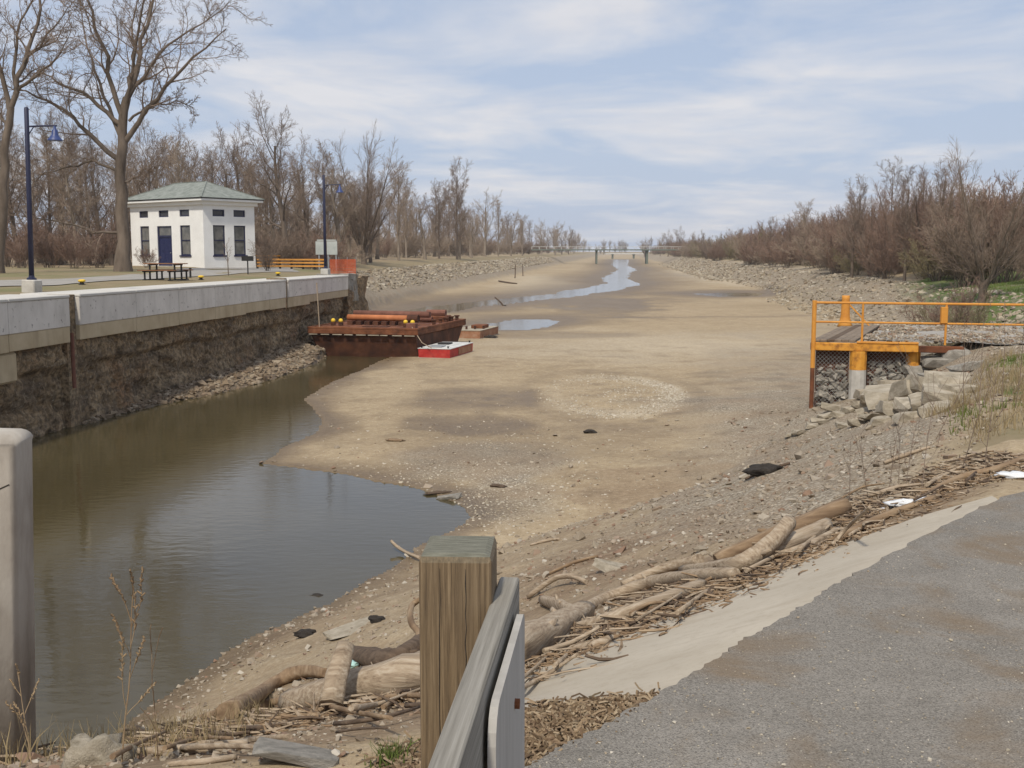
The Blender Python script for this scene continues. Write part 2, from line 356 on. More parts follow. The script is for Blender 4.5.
c = ramp(t, noise(t, v, 1.1, 7, .6), [(.3, (.36, .315, .245)), (.7, (.47, .42, .34))])
c = mixc(t, ramp(t, noise(t, v, 20, 5, .7), [(.5, 0.), (.72, .45)]), c, (.3, .25, .185))
c = mixc(t, ramp(t, noise(t, coords(t, (1.2, 6, 1), False), 1.4, 6), [(.5, 0.), (.7, .5)]), c, (.33, .28, .21))
t.links.new(c, b.inputs['Base Color']); b.inputs['Roughness'].default_value = .92; bump(t, b, noise(t, v, 30, 6), .35, .006); mat['apron'] = m
mat['path'] = M('path', (.25, .235, .21), (.35, .33, .3), .95, .8, bmp=.4, bscale=16, rand=False)

# ------------------------------------------------------------------ terrain
ZW = -4.1
W0 = Vector((-13.87, 29.8)); wd = Vector((4.1, 36.2)).normalized(); wn = Vector((wd.y, -wd.x))   # canal wall: along, and out to the water
def wall_pt(s, out): return W0 + wd * s + wn * out
WALL_S0, WALL_S1, WALL_S2 = -42.0, 36.4, 41.6
SI, CO = math.sin(R(5.5)), math.cos(R(5.5))
def canal(tt, Y): return ((tt + SI * Y) / CO, Y)        # across-canal offset at ground distance Y

def px_line(pts): return [tuple(P(a, b_, z)) for a, b_, z in pts]
near_shore = [(60, 775), (95, 745), (140, 715), (190, 680), (250, 640), (330, 605), (400, 560), (455, 530), (468, 516), (458, 502), (420, 488), (340, 475), (262, 463),
              (285, 447), (318, 432), (322, 418), (303, 400), (330, 383), (365, 368), (388, 357)]
pond = [tuple(P(a, b_, ZW))[:2] for a, b_ in near_shore]
pond += [(-6.2, 58.0), (-8.6, 58.5), (-9.6, 57.2)]
pond += [tuple(P(a, b_, ZW))[:2] for a, b_ in [(312, 365), (270, 380), (225, 392), (160, 405), (120, 414), (85, 425)]]
pond += [tuple(wall_pt(s, -.9)) for s in (3.5, -10, -24, -34)] + [(-14, 1.5), (-9.5, 6.5)]
meander = [tuple(P(a, b_, ZW))[:2] for a, b_ in [(385, 313), (421, 307), (470, 303.5), (530, 296), (560, 292.7), (580.5, 289), (606, 283.5), (603, 278.5), (619, 269.8), (612.5, 265), (614.7, 259.5),
           (627.5, 259.5), (627, 265.8), (637, 269.5), (629.5, 273), (628, 279), (638, 283.2), (634, 285.2), (614.7, 290.6), (584.6, 294.7), (551, 298.6), (507, 305), (440, 312)]]
puddle = [tuple(P(a, b_, ZW))[:2] for a, b_ in [(470, 331), (484, 323.5), (520, 318.5), (552, 318.5), (560, 321.5), (552, 325.5), (528, 328.8), (497, 330)]]
puddle2 = [tuple(P(a, b_, ZW))[:2] for a, b_ in [(690, 293.6), (730, 292.6), (765, 293.2), (757, 296.2), (722, 296.5)]]
POOLS = [pond, meander, puddle, puddle2]

# closed ring of the near shore is implied by the pools; here are the break lines of the land
lines = []
lines.append(px_line([(520, 769, -.33), (650, 700, -.33), (760, 630, -.33), (860, 570, -.33), (1000, 497, -.33)]))           # pavement edge
lines.append([(-.75, 3.45, -.36), (-2.4, 3.3, -.45), (-5, 1.6, -.5), (-11, -4, -.5), (-22, -14, -.5)])                         # crest of the bank round the camera
lines.append(px_line([(35, 775, -1.45), (130, 752, -1.32), (220, 735, -1.2), (300, 715, -1.1), (420, 688, -1.0), (525, 655, -.95), (640, 612, -.9), (760, 558, -.85), (850, 513, -.75), (940, 478, -.62), (1020, 456, -.52)]))
lines.append([(-6, 4.2, -1.6), (-12, .5, -1.8), (-21, -8, -1.8)])
lines.append([tuple(P(a, b_, ZW)) for a, b_ in near_shore[:9]])
lines.append([(-9.5, 6.5, ZW), (-14, 1.5, ZW), (-19, -3, ZW)])
lines.append(px_line([(560, 528, -3.98), (660, 506, -3.85), (740, 462, -3.65), (800, 416, -3.35)]))
for q in [(500, 470, -4.03), (600, 450, -3.97), (700, 430, -3.82), (560, 400, -3.97), (650, 380, -3.92), (450, 400, -4.02), (400, 380, -4.02), (500, 360, -3.9), (600, 345, -3.93), (700, 350, -3.85), (770, 370, -3.65)]:
    lines.append([tuple(P(*q))])
lines.append([(4.6, 10.0, -.5), (6.9, 15.5, -.75), (9.8, 22, -.85), (13.0, 26.6, -.95), (14.4, 29.2, -1.2), (16.7, 35.9, -1.2), (17.6, 37.4, -1.15), (20, 43, -1.2), (24, 51, -1.4), (28.8, 60, -1.5)] + [canal(23.3, Y) + (-1.5,) for Y in (80, 120, 200, 400, 800, 1500)])
lines.append([(7.9, 29.7, -3.1), (9.2, 33.5, -3.3), (10.6, 37.4, -3.5), (14.0, 38.6, -3.5), (17.5, 43.5, -3.5), (20.5, 50, -3.55), (23.6, 60, -3.6)] + [canal(17.8, Y) + (-3.75,) for Y in (80, 120, 200, 400, 800, 1500)])
lines.append([(10.3, 28.9, -2.45), (11.7, 28.8, -1.6), (13.1, 28.5, -1.2)])
lines.append([(9.2, 31.2, -2.9), (12.6, 30.3, -1.25), (15.2, 35.4, -1.25), (11.6, 35.8, -3.1)])
lines.append([(9.6, 26.5, -2.2)]); lines.append([(7.0, 25.0, -2.95)])
lines.append([(7.6, 12.0, -.42), (9.5, 18, -.55), (14, 25, -.6), (18, 32, -.7), (23, 40, -.8), (30, 55, -.7)] + [canal(31, Y) + (-.4,) for Y in (80, 120, 200, 400, 800, 1500)])
lines.append([(16, 8, -.35), (30, 30, -.35), (45, 60, -.2)] + [canal(55, Y) + (0.,) for Y in (100, 200, 400, 800, 1500)])
lines.append([tuple(wall_pt(s, -1.05)) + (-4.6,) for s in (WALL_S0, -20, 0, 20, WALL_S2 - 1.0)])
lines.append([tuple(wall_pt(s, -1.35)) + (-.05 - .0038 * max(s, 0),) for s in (WALL_S0, -20, 0, 20, WALL_S2 - 1.4)])
lines.append([tuple(wall_pt(WALL_S2 + .1, -.3)) + (-3.95,), (-10.2, 84, -3.85), (-12.6, 96, -3.85)] + [canal(-22, Y) + (-3.85,) for Y in (110, 140, 200, 400, 800, 1500)])
lines.append([(-10.9, 71.9, -.2), (-12.7, 84, -.25), (-15.8, 96, -.7)] + [canal(-27.5, Y) + (-1.0,) for Y in (110, 140, 200, 400, 800, 1500)])
lines.append([tuple(wall_pt(s, -4)) + (0.0,) for s in (WALL_S0, 0, 20, 34)] + [(-15.5, 84, -.05), (-19, 96, -.1)] + [canal(-33, Y) + (-.25,) for Y in (110, 200, 400, 800, 1500)])
lines.append([(-60, -30, 0.), (-26, 60, 0.), (-26, 84, .0)] + [canal(-38, Y) + (0.02,) for Y in (120, 200, 400, 800, 1500)])
for Y in (85, 120, 200, 400, 700): lines.append([canal(0, Y) + (-3.95,)])
for tt in (-12, 10):
    lines.append([canal(tt, Y) + (-3.92,) for Y in (78, 110, 170, 300, 600, 1200)])
lines.append([(-3, -12, -.32), (8, -12, -.32), (12, 4, -.32)])
for k in range(24):
    a = 2 * math.pi * k / 24; lines.append([(2200 * math.sin(a), 2200 * math.cos(a), 0.)])
lines.append([canal(0, 1560) + (0.,)])
# pool shores in the far reaches
for q in POOLS[1:]: lines.append([(x, y, ZW + .03) for x, y in q])
lines.append([tuple(P(a, b_, ZW + .02)) for a, b_ in near_shore[8:]])
lines.append([(x, y, ZW + .02) for x, y in pond[len(near_shore):len(near_shore) + 3]])
lines.append([tuple(P(a, b_, ZW + .02)) for a, b_ in [(312, 365), (270, 380), (225, 392), (160, 405), (120, 414), (85, 425)]])
lines.append([tuple(wall_pt(s, -.1)) + (z,) for s, z in ((8, -4.0), (13, -3.75), (20, -3.65), (26, -3.4), (31, -3.5))])   # top of the rubble heap at the wall foot

tv, te = [], []
for L in lines:
    for i, p in enumerate(L):
        tv.append(p)
        if i: te.append((len(tv) - 2, len(tv) - 1))
co2, ed, fa, ov, oe, of = delaunay_2d_cdt([Vector(p[:2]) for p in tv], te, [], 0, 1e-4)
tz = np.zeros(len(co2)); known = np.zeros(len(co2), bool)
for i, o in enumerate(ov):
    if o: tz[i] = sum(tv[k][2] for k in o) / len(o); known[i] = True
tx = np.array([c_[0] for c_ in co2]); ty = np.array([c_[1] for c_ in co2])
for i in np.where(~known)[0]:
    d2 = (tx - tx[i]) ** 2 + (ty - ty[i]) ** 2 + 1e-6; d2[~known] = 1e12
    j = np.argsort(d2)[:2]; w = 1 / np.sqrt(d2[j]); tz[i] = (tz[j] * w).sum() / w.sum()
TR = np.array([f for f in fa if len(f) == 3])
def tin(X, Y):
    Z = np.zeros_like(X)
    for a, b_, c_ in TR:
        x0, y0, x1, y1, x2, y2 = tx[a], ty[a], tx[b_], ty[b_], tx[c_], ty[c_]
        bb = (X >= min(x0, x1, x2) - 1e-6) & (X <= max(x0, x1, x2) + 1e-6) & (Y >= min(y0, y1, y2) - 1e-6) & (Y <= max(y0, y1, y2) + 1e-6)
        ix = np.where(bb)[0]
        if not len(ix): continue
        D = (y1 - y2) * (x0 - x2) + (x2 - x1) * (y0 - y2)
        if abs(D) < 1e-9: continue
        px, py = X[ix], Y[ix]
        l0 = ((y1 - y2) * (px - x2) + (x2 - x1) * (py - y2)) / D; l1 = ((y2 - y0) * (px - x2) + (x0 - x2) * (py - y2)) / D; l2 = 1 - l0 - l1
        k = (l0 >= -1e-6) & (l1 >= -1e-6) & (l2 >= -1e-6)
        Z[ix[k]] = (l0 * tz[a] + l1 * tz[b_] + l2 * tz[c_])[k]
    return Z
def poly_sd(X, Y, poly):                 # >0 outside
    d = np.full(X.shape, 1e9); ins = np.zeros(X.shape, bool); n = len(poly)
    for i in range(n):
        ax, ay = poly[i]; bx, by = poly[(i + 1) % n]; ex, ey = bx - ax, by - ay
        tt = np.clip(((X - ax) * ex + (Y - ay) * ey) / (ex * ex + ey * ey + 1e-9), 0, 1)
        d = np.minimum(d, np.hypot(X - ax - tt * ex, Y - ay - tt * ey))
        with np.errstate(divide='ignore', invalid='ignore'):
            cr_ = ((ay > Y) != (by > Y)) & (X < (bx - ax) * (Y - ay) / (by - ay + 1e-12) + ax)
        ins ^= cr_
    return np.where(ins, -d, d)
def wall_out(X, Y): return (X - W0.x) * wn.x + (Y - W0.y) * wn.y
def wall_s(X, Y): return (X - W0.x) * wd.x + (Y - W0.y) * wd.y
DECK = [(8.3, 30.45), (11.6, 29.65), (13.9, 36.3), (11.1, 36.75)]
PAVE = [tuple(P(a, b_, -.3))[:2] for a, b_ in [(520, 770), (650, 700), (760, 630), (860, 570), (1000, 497)]]
def pools_sd(X, Y):
    d = poly_sd(X + .12 * fbm(X * .9, Y * .9, 3) * np.minimum(1, .05 * Y + .3), Y + .35 * fbm(X * .6 + 9, Y * .6, 3), POOLS[0])
    for q in POOLS[1:]: d = np.minimum(d, poly_sd(X + 1.2 * fbm(X * .2, Y * .2, 3), Y + 3. * fbm(X * .15 + 7, Y * .08, 3), q))
    return d
def ground_z(X, Y):
    X = np.atleast_1d(np.asarray(X, float)); Y = np.atleast_1d(np.asarray(Y, float))
    z = tin(X, Y); d = pools_sd(X, Y)
    bedness = np.clip((-1.2 - z) / 1.5, 0, 1)
    onpave = (poly_sd(X, Y, PAVE + [(9, 5.2), (9, -12), (-2, -12), (-.2, 2.0)]) < .35)
    slope = np.clip((-.45 - z) / .5, 0, 1) * np.clip((-z - .4) / .4, 0, 1)
    r = np.hypot(X, Y)
    z = z + np.where(onpave, 0, (.05 * fbm(X * .5, Y * .5, 4) * bedness * np.clip((z - ZW) / .8, .15, 1) + .06 * slope * fbm(X * 1.6, Y * 1.6, 4) * np.clip((z - ZW) / .8, .12, 1)))
    z = np.where((z > -.9) & (~onpave) & (r > 9), z + .05 * fbm(X * .25, Y * .25, 3), z)
    bed = z < -2.0
    z = np.where(bed & (d > 0), np.maximum(z, ZW + .012 + np.minimum(.035 * d, .1)), z)
    z = np.where((d <= 0) & bed, ZW - .02 - np.minimum(.7, .22 * -d), z)
    z = np.where(poly_sd(X, Y, DECK) < 0, np.minimum(z, -1.45), z)
    return z
def gz(x, y): return float(ground_z(x, y)[0])
_steps = np.exp(np.linspace(math.log(1.8), math.log(1500), 700))
def G(px, py, lift=0.0):                # where the pixel's ray meets the ground
    d = ray(px, py); s_ = _steps / d.y
    zr = CAMZ + d.z * s_; zg = ground_z(d.x * s_, _steps) + lift
    k = np.where(zr < zg)[0]
    i = k[0] if len(k) else len(_steps) - 1
    if i > 0:
        a, b_ = zr[i - 1] - zg[i - 1], zr[i] - zg[i]; f = a / (a - b_ + 1e-9); Y = _steps[i - 1] + f * (_steps[i] - _steps[i - 1])
    else: Y = _steps[0]
    s2_ = Y / d.y
    return Vector((d.x * s2_, Y, CAMZ + d.z * s2_))

lg = lambda a, b_, n: np.exp(np.linspace(math.log(a), math.log(b_), n))
rr_ = np.concatenate([lg(.5, 10, 95)[:-1], lg(10, 75, 300)[:-1], lg(75, 2150, 190)])
th = np.concatenate([np.linspace(-math.pi, -.56, 40)[:-1], np.linspace(-.56, .56, 440)[:-1], np.linspace(.56, math.pi, 40)])
TH, RR = np.meshgrid(th, rr_)
GX = (RR * np.sin(TH)).ravel(); GY = (RR * np.cos(TH)).ravel(); GZ = ground_z(GX, GY)
nR, nT = RR.shape
ii, jj = np.meshgrid(np.arange(nR - 1), np.arange(nT - 1), indexing='ij'); q0 = (ii * nT + jj).ravel()
GF = np.stack([q0, q0 + 1, q0 + nT + 1, q0 + nT], 1)[:, ::-1]
V = np.stack([GX, GY, GZ], 1)
V = np.vstack([V, [[0, 0, gz(0, 0)]]])
gm = mesh_np('ground', V, GF, mat['ground'], True)
# weights
X, Y, Z = V[:, 0], V[:, 1], V[:, 2]
d = pools_sd(X, Y); n_big = fbm(X * .35, Y * .35, 4); n_med = fbm(X * 1.2, Y * 1.2, 4)
far = np.clip((Y - 60) / 60, 0, 1); yy = np.maximum(Y, 5)
wetw = np.clip(1.25 - d / (.45 + 1.3 * np.clip(n_big + .5, 0, 1) + far * 9), 0, 1) * (Z < -3.3)
# damp flats on the bed (wet mud that has not dried), each with its own outline
def blob(px, py, z, ax, ay, rot=0, sharp=.35):
    p = P(px, py, z); c_, s_ = math.cos(rot), math.sin(rot); dx, dy = X - p.x, Y - p.y
    e = np.hypot((dx * c_ + dy * s_) / ax, (-dx * s_ + dy * c_) / ay) + .45 * n_big + .2 * n_med
    return np.clip((1 - e) / sharp, 0, 1)
damp = .75 * blob(485, 398, -4, 3.2, 4.2) + .6 * blob(470, 425, -4, 2.5, 2.6) + .35 * blob(520, 440, -4, 5, 4)
damp += .85 * blob(600, 306, -4, 7, 24, 0, .5) + .7 * blob(575, 300, -4, 16, 18, 0, .5) + .55 * blob(520, 335, -4, 9, 4)
damp += .7 * blob(640, 272, -4, 8, 90, 0, .5) + .7 * blob(590, 280, -4, 9, 60, 0, .5) + .8 * blob(720, 294, -4, 17, 7, 0, .4)
damp += .6 * blob(690, 318, -4, 20, 1.3, 0, .4) + .6 * blob(950, 372, -3.6, 7, .8) + .5 * blob(440, 299, -4, 12, 15)
damp += .34 * np.clip(1 - np.abs(np.hypot((X - P(609, 394, -3.95).x) / 2.75, (Y - P(609, 394, -3.95).y) / 6.4) + .16 * n_big + .1 * n_med - 1.18) / .22, 0, 1)
damp += .45 * np.clip(2.2 * n_med + .8 * n_big - .25, 0, 1) * (Y < 60)
wetw = np.clip(np.maximum(wetw, damp * (Z < -3.2)), 0, 1)
bedm = np.clip((-3.55 + .2 * n_big - Z) / .3, 0, 1)
slope_near = np.clip((-.7 - Z) / .3, 0, 1) * (1 - bedm) * (Y < 75) * (X > -12) * np.clip((X - .6 + 1.5 * n_med) / 1.6, .25, 1)
banks = np.clip((-1.0 - Z) / .3, 0, 1) * np.clip((Z + 3.75 + .3 * n_big) / .3, 0, 1) * (Y >= 40)
rubble = ((wall_out(X, Y) < 4.2) & (wall_out(X, Y) > -.4) & (Z > ZW - .05) & (wall_s(X, Y) > 2) & (wall_s(X, Y) < 34)).astype(float)
shells = .8 * blob(470, 462, -4.05, 3.0, 3.0) + .7 * blob(500, 500, -4.05, 1.6, 2.2)
gravelw = np.clip(np.maximum.reduce([slope_near, banks, rubble, shells]), 0, 1)
pr = P(609, 394, -3.95); er = np.hypot((X - pr.x) / 2.75, (Y - pr.y) / 6.4) + .16 * n_big + .1 * n_med
palew = np.clip(1 - np.abs(er - .85) / .2, 0, 1) * .8 * np.clip(.55 + .5 * (X - pr.x) / 2.7 - .2 * (Y - pr.y) / 6, 0, 1) + .55 * blob(735, 278, -3.9, 14, 95, 0, .6) + .4 * blob(545, 284, -3.9, 9, 80, 0, .6) + .35 * blob(650, 345, -3.9, 16, 14, 0, .7)
soilw = np.clip(1.1 - np.abs(Z + 1.6 + .5 * n_med) / 1.1, 0, 1) * (np.hypot(X, Y) < 22) * np.clip(1.6 - X * .6, 0, 1) * (X > -16) * (.75 + n_med)
soilw = np.maximum(soilw, np.clip((-.36 - Z) / .1, 0, 1) * (Z > -1.3) * (np.hypot(X, Y) < 9) * .8)
soilw = np.maximum(soilw, .55 * (Z < -2.6) * (Z > -3.95) * (np.hypot(X, Y) < 26) * np.clip(.6 + 1.5 * n_big, 0, 1))
tcan = X * CO - Y * SI
soilw = np.maximum(soilw, .8 * ((X < -9) & (Y > 92) & (tcan < -33)) * np.clip(.8 + n_med, 0, 1))
wood = ((X < -9) & (Y > 92) | (Y > 130)) & (tcan < -34)
land = np.clip((Z + .78 + .3 * n_med) / .25, 0, 1) * ((Y > 10.5) | (X < -12))
shoulder = np.clip((Z + .98) / .1, 0, 1) * (Y > 75)
grassw = np.clip(land + shoulder, 0, 1) * np.where(wood, .35, 1) * (poly_sd(X, Y, DECK) > .3)
lawnw = np.clip((X - 17 - .28 * (Y - 40)) / 3, 0, 1) * (Y > 33) * (Y < 95) * np.clip(.9 + n_med, 0, 1) * (X < 60)
lawnw = np.maximum(lawnw, .45 * (wall_out(X, Y) < -1.3) * (Y < 82) * np.clip(.1 + 1.8 * n_big, 0, 1) * (X < -9))
lawnw = np.maximum(lawnw, np.clip(.3 + 1.7 * n_med, 0, 1) * (X > 6.5) * (Y > 13) * (Y < 24) * (X > Y * .45) * (Z > -.9))
def set_attr(me, name, a, b_, c_):
    at = me.color_attributes.new(name, 'FLOAT_COLOR', 'POINT')
    arr = np.ones((len(me.vertices), 4), np.float32); arr[:, 0] = a; arr[:, 1] = b_; arr[:, 2] = c_
    at.data.foreach_set('color', arr.ravel())
cl = lambda a: np.clip(a, 0, 1)
set_attr(gm, 'zone', cl(wetw), cl(gravelw), cl(grassw)); set_attr(gm, 'zone2', cl(palew * (1 - .0 * wetw)), cl(soilw), cl(lawnw))
go = link('ground', gm, None); go['kind'] = 'structure'

def strip(name, left, right, m, lift=0.004, sub=1):
    """a sheet between two point rows (world points)"""
    V, F = [], []; n = len(left)
    for a, b_ in zip(left, right):
        for k in range(sub + 1):
            f = k / sub; V.append(tuple(Vector(a).lerp(Vector(b_), f) + Vector((0, 0, lift))))
    for i in range(n - 1):
        for k in range(sub):
            F.append((i * (sub + 1) + k, i * (sub + 1) + k + 1, (i + 1) * (sub + 1) + k + 1, (i + 1) * (sub + 1) + k))
    me = bpy.data.meshes.new(name); me.from_pydata(V, [], F); me.update()
    bm = bmesh.new(); bm.from_mesh(me); bmesh.ops.recalc_face_normals(bm, faces=bm.faces[:])
    if sum(f.normal.z for f in bm.faces) < 0: bmesh.ops.reverse_faces(bm, faces=bm.faces[:])
    bm.to_mesh(me); bm.free()
    o = link(name, me, m); o['kind'] = 'structure'; return o
wv = [[(-19, -8), (2, 6), (30, 24)], [tuple(wall_pt(0, -.5)), (8, 29.8), (30, 30)], [(-10.8, 60), (13, 60), (36, 60)], [canal(-25, 100), canal(0, 100), canal(24, 100)], [canal(-25, 1400), canal(0, 1400), canal(22, 1400)]]
wV = [(x, y, ZW) for row in wv for x, y in row]; wF = []
for i in range(len(wv) - 1):
    for k in range(2): wF.append((i * 3 + k, i * 3 + k + 1, i * 3 + k + 4, i * 3 + k + 3))
me = bpy.data.meshes.new('canal_water'); me.from_pydata(wV, [], wF); me.update()
o = link('canal_water', me, mat['water']); o['kind'] = 'structure'

# pavement with its frayed edge, and the concrete apron below it
edge = []
pe = [Vector(p) for p in PAVE]
for i in range(len(pe) - 1):
    for k in range(30):
        p = pe[i].lerp(pe[i + 1], k / 30); w = .02 * (random.random() - .5) + .012 * float(fbm(np.array([p.x * 3]), np.array([p.y * 3]))[0])
        edge.append((p.x + w, p.y - w, -.3))
edge.append((pe[-1].x, pe[-1].y, -.3))
edge = [(-.35, 2.95, -.3), (-.2, 3.15, -.3)] + edge + [(3.6, 7.35, -.3), (5.2, 7.9, -.3), (9, 8.5, -.3)]
inner = [(e[0] * .2 + 2.5, -9, -.3) for e in edge]
pav = MB(); n_ = len(edge)
vs = [(a, b_, -.3) for a, b_, _ in edge] + [(a, b_, -.36) for a, b_, _ in edge] + inner
pav.add(vs, [(i, i + 1, 2 * n_ + i + 1, 2 * n_ + i) for i in range(n_ - 1)] + [(i, n_ + i, n_ + i + 1, i + 1) for i in range(n_ - 1)])
o = pav.build('pavement', mat['asphalt']); o['kind'] = 'structure'
ap_top = [P(a, b_, -.312) + Vector((.05, -.06, 0)) for a, b_ in [(640, 706), (650, 700), (700, 669), (760, 630), (860, 570), (930, 533), (998, 498)]]
ap_bot = [P(a, b_, z) for a, b_, z in [(430, 735, -.62), (520, 690, -.78), (640, 640, -.74), (735, 592, -.68), (840, 545, -.56), (920, 516, -.44), (1002, 493, -.335)]]
L_, R_ = [], []
for i in range(len(ap_top) - 1):
    for k in range(8):
        f = k / 8; L_.append(ap_top[i].lerp(ap_top[i + 1], f)); R_.append(ap_bot[i].lerp(ap_bot[i + 1], f) - Vector((0, 0, .0)))
V, F = [], []; SUB = 8
for a, b_ in zip(L_, R_):
    for k in range(SUB + 1):
        p = a.lerp(b_, k / SUB); V.append((p.x, p.y, max(p.z, gz(p.x, p.y) + .006)))
n_ = len(L_)
for i in range(n_ - 1):
    for k in range(SUB): F.append((i * (SUB + 1) + k, (i + 1) * (SUB + 1) + k, (i + 1) * (SUB + 1) + k + 1, i * (SUB + 1) + k + 1))
me = bpy.data.meshes.new('concrete_apron'); me.from_pydata(V, [], F); me.update()
bm = bmesh.new(); bm.from_mesh(me); bmesh.ops.recalc_face_normals(bm, faces=bm.faces[:])
if sum(f.normal.z for f in bm.faces) < 0: bmesh.ops.reverse_faces(bm, faces=bm.faces[:])
for f in bm.faces: f.smooth = True
bm.to_mesh(me); bm.free()
o = link('concrete_apron', me, mat['apron']); o['kind'] = 'structure'

def TZ(x, y): return max(gz(x, y), -.2)
def onpath(p): return Vector((p.x, p.y, gz(p.x, p.y)))
def path_sheet(name, A, B, m):
    L2, R2 = [], []
    A = [P(a, b_, 0) for a, b_ in A]; B = [P(a, b_, 0) for a, b_ in B]
    for i in range(len(A) - 1):
        for k in range(8):
            L2.append(onpath(A[i].lerp(A[i + 1], k / 8))); R2.append(onpath(B[i].lerp(B[i + 1], k / 8)))
    L2.append(onpath(A[-1])); R2.append(onpath(B[-1]))
    return strip(name, L2, R2, m, .03, 6)
path_sheet('gravel_path', [(-60, 291), (0, 287.5), (60, 285), (110, 281.5), (145, 280), (190, 277.5), (245, 273.5), (300, 271.2)],
           [(-60, 283), (0, 280.5), (60, 279), (110, 276.5), (145, 274), (185, 268.5), (222, 266.8), (290, 267.4)], mat['path'])

# ------------------------------------------------------------------ canal wall
ANG = math.atan2(wd.y, wd.x)
wall = thing('canal_wall', 'long grey concrete canal wall over dark eroded old masonry', 'wall', (W0.x, W0.y, 0), ANG)
# local: +x along the wall, -y out to the water
def ztop(s): return -.0038 * max(s, 0)
joints = [WALL_S0, -34, -26, -18, -10, -4, .4, 3.72]
joints2 = [4.3, 8.2, 11.8, 15.4, 19.0, 22.2, 24.6]
joints3 = [24.95, 28.6, 31.2, 33.8, WALL_S1]
for J in (joints, joints2, joints3):
    for a, b_ in zip(J[:-1], J[1:]):
        y0 = random.uniform(0, .012); z1, z2 = ztop(a), ztop(b_); g = .012
        MB().hexa([(a + g, y0, -.98), (b_ - g, y0, -.98), (b_ - g, 1.15, -.98), (a + g, 1.15, -.98)], [(a + g, y0, z1 - .1), (b_ - g, y0, z2 - .1), (b_ - g, 1.15, z2 - .1), (a + g, 1.15, z1 - .1)]).build('cap_panel', mat['wall_concrete'], wall, .015)
        MB().hexa([(a + g, y0 - .03, z1 - .098), (b_ - g, y0 - .03, z2 - .098), (b_ - g, 1.95, z2 - .098), (a + g, 1.95, z1 - .098)], [(a + g, y0 - .03, z1), (b_ - g, y0 - .03, z2), (b_ - g, 1.95, z2), (a + g, 1.95, z1)]).build('coping_slab', mat['coping'], wall, .02)
        zb = -1.46 + random.uniform(-.03, .03) if b_ < 30 else -1.38
        MB().hexa([(a + g, y0 + .02, zb), (b_ - g, y0 + .02, zb), (b_ - g, 1.1, zb), (a + g, 1.1, zb)], [(a + g, y0 + .02, -.985), (b_ - g, y0 + .02, -.985), (b_ - g, 1.1, -.985), (a + g, 1.1, -.985)]).build('band_panel', mat['wall_band'], wall, .012)
# low patch of sound concrete below the band at its near end
MB().box(-14, .9, .10, .9, -2.35, -1.5).build('patch_panel', mat['wall_band'], wall, .06)
# expansion joint: recessed slot with a steel pipe
mb = MB(); mb.box(3.73, 4.29, .14, 1.0, -4.4, -.03); mb.build('joint_filler', mat['old_wall'], wall)
MB().tube([(3.95, .1, -1.2), (3.96, .1, -2.9)], .06, 8).build('drain_pipe', mat['rust_pipe'], wall)
mb = MB(); mb.box(24.61, 24.94, .08, 1.0, -1.5, -.03); mb.build('joint_filler', mat['old_wall'], wall)
# eroded old face
s_ = np.linspace(-30, WALL_S1 - .05, 620); z_ = np.linspace(-4.8, -1.35, 64)
SS, ZZ = np.meshgrid(s_, z_)
lay = np.zeros_like(SS)
crs = -2.35 + .1 * fbm(SS * .3, SS * 0 + 3, 3)
lay = .22 * np.clip((ZZ - crs) / .18, 0, 1) - .2 * np.exp(-((ZZ - crs - .05) / .13) ** 2) * np.clip(.4 + 2 * fbm(SS * .5, SS * 0 + 8, 3), 0, 1)
rough = .36 * fbm(SS * .55, ZZ * .8, 5) + .2 * fbm(SS * 2.4, ZZ * 2.8 + 5, 4)
vj = np.zeros_like(SS)
for k in (-24, -14, -5, 7.2, 11.0, 15.1, 18.6, 22.4, 27.8, 32):
    vj += .16 * np.exp(-((SS - k - .1 * fbm(ZZ * 1.2, SS * 0 + k, 3)) / .14) ** 2)
OUT = -.30 + lay * .7 - np.abs(rough) * 1.0 + .1 * rough - vj
OUT = np.minimum(OUT, -.07) + .2 * np.clip((-3.3 - ZZ) / 1.0, 0, 1)
OUT = np.minimum(OUT, .02)
V = np.stack([SS.ravel(), -OUT.ravel(), ZZ.ravel()], 1); nz, ns = SS.shape
ii, jj = np.meshgrid(np.arange(nz - 1), np.arange(ns - 1), indexing='ij'); q0 = (ii * ns + jj).ravel()
link('old_masonry', mesh_np('old_masonry', V, np.stack([q0, q0 + 1, q0 + ns + 1, q0 + ns], 1), mat['old_wall'], False), None, wall)
# solid core so that nothing shows through
mb = MB(); mb.box(WALL_S0, WALL_S1 - .02, .95, 1.08, -4.8, -1.0); mb.build('core', mat['old_wall'], wall)
# rough stone end block
def rough_block(x0, x1, y0, y1, z0, z1, amp, n=10, seed=0):
    bm = bmesh.new(); bmesh.ops.create_cube(bm, size=1)
    bmesh.ops.subdivide_edges(bm, edges=bm.edges[:], cuts=n, use_grid_fill=True)
    for v in bm.verts:
        p = Vector(((v.co.x + .5) * (x1 - x0) + x0, (v.co.y + .5) * (y1 - y0) + y0, (v.co.z + .5) * (z1 - z0) + z0))
        nn = mnoise.noise_vector(p * .9 + Vector((seed, 0, 0))) * amp + mnoise.noise_vector(p * 2.7 + Vector((0, seed, 0))) * amp * .5
        v.co = p + nn
    me = bpy.data.meshes.new('rough_block'); bm.to_mesh(me); bm.free(); return me
link('stone_end', rough_block(WALL_S1 + .1, WALL_S2, .12, 3.4, -4.5, -.28, .26, 14, 3), mat['old_wall'], wall)
link('stone_end', rough_block(WALL_S1 + .12, WALL_S1 + 2.6, .05, 2.0, -1.7, -.12, .16, 8, 9), mat['stone_grey'], wall)

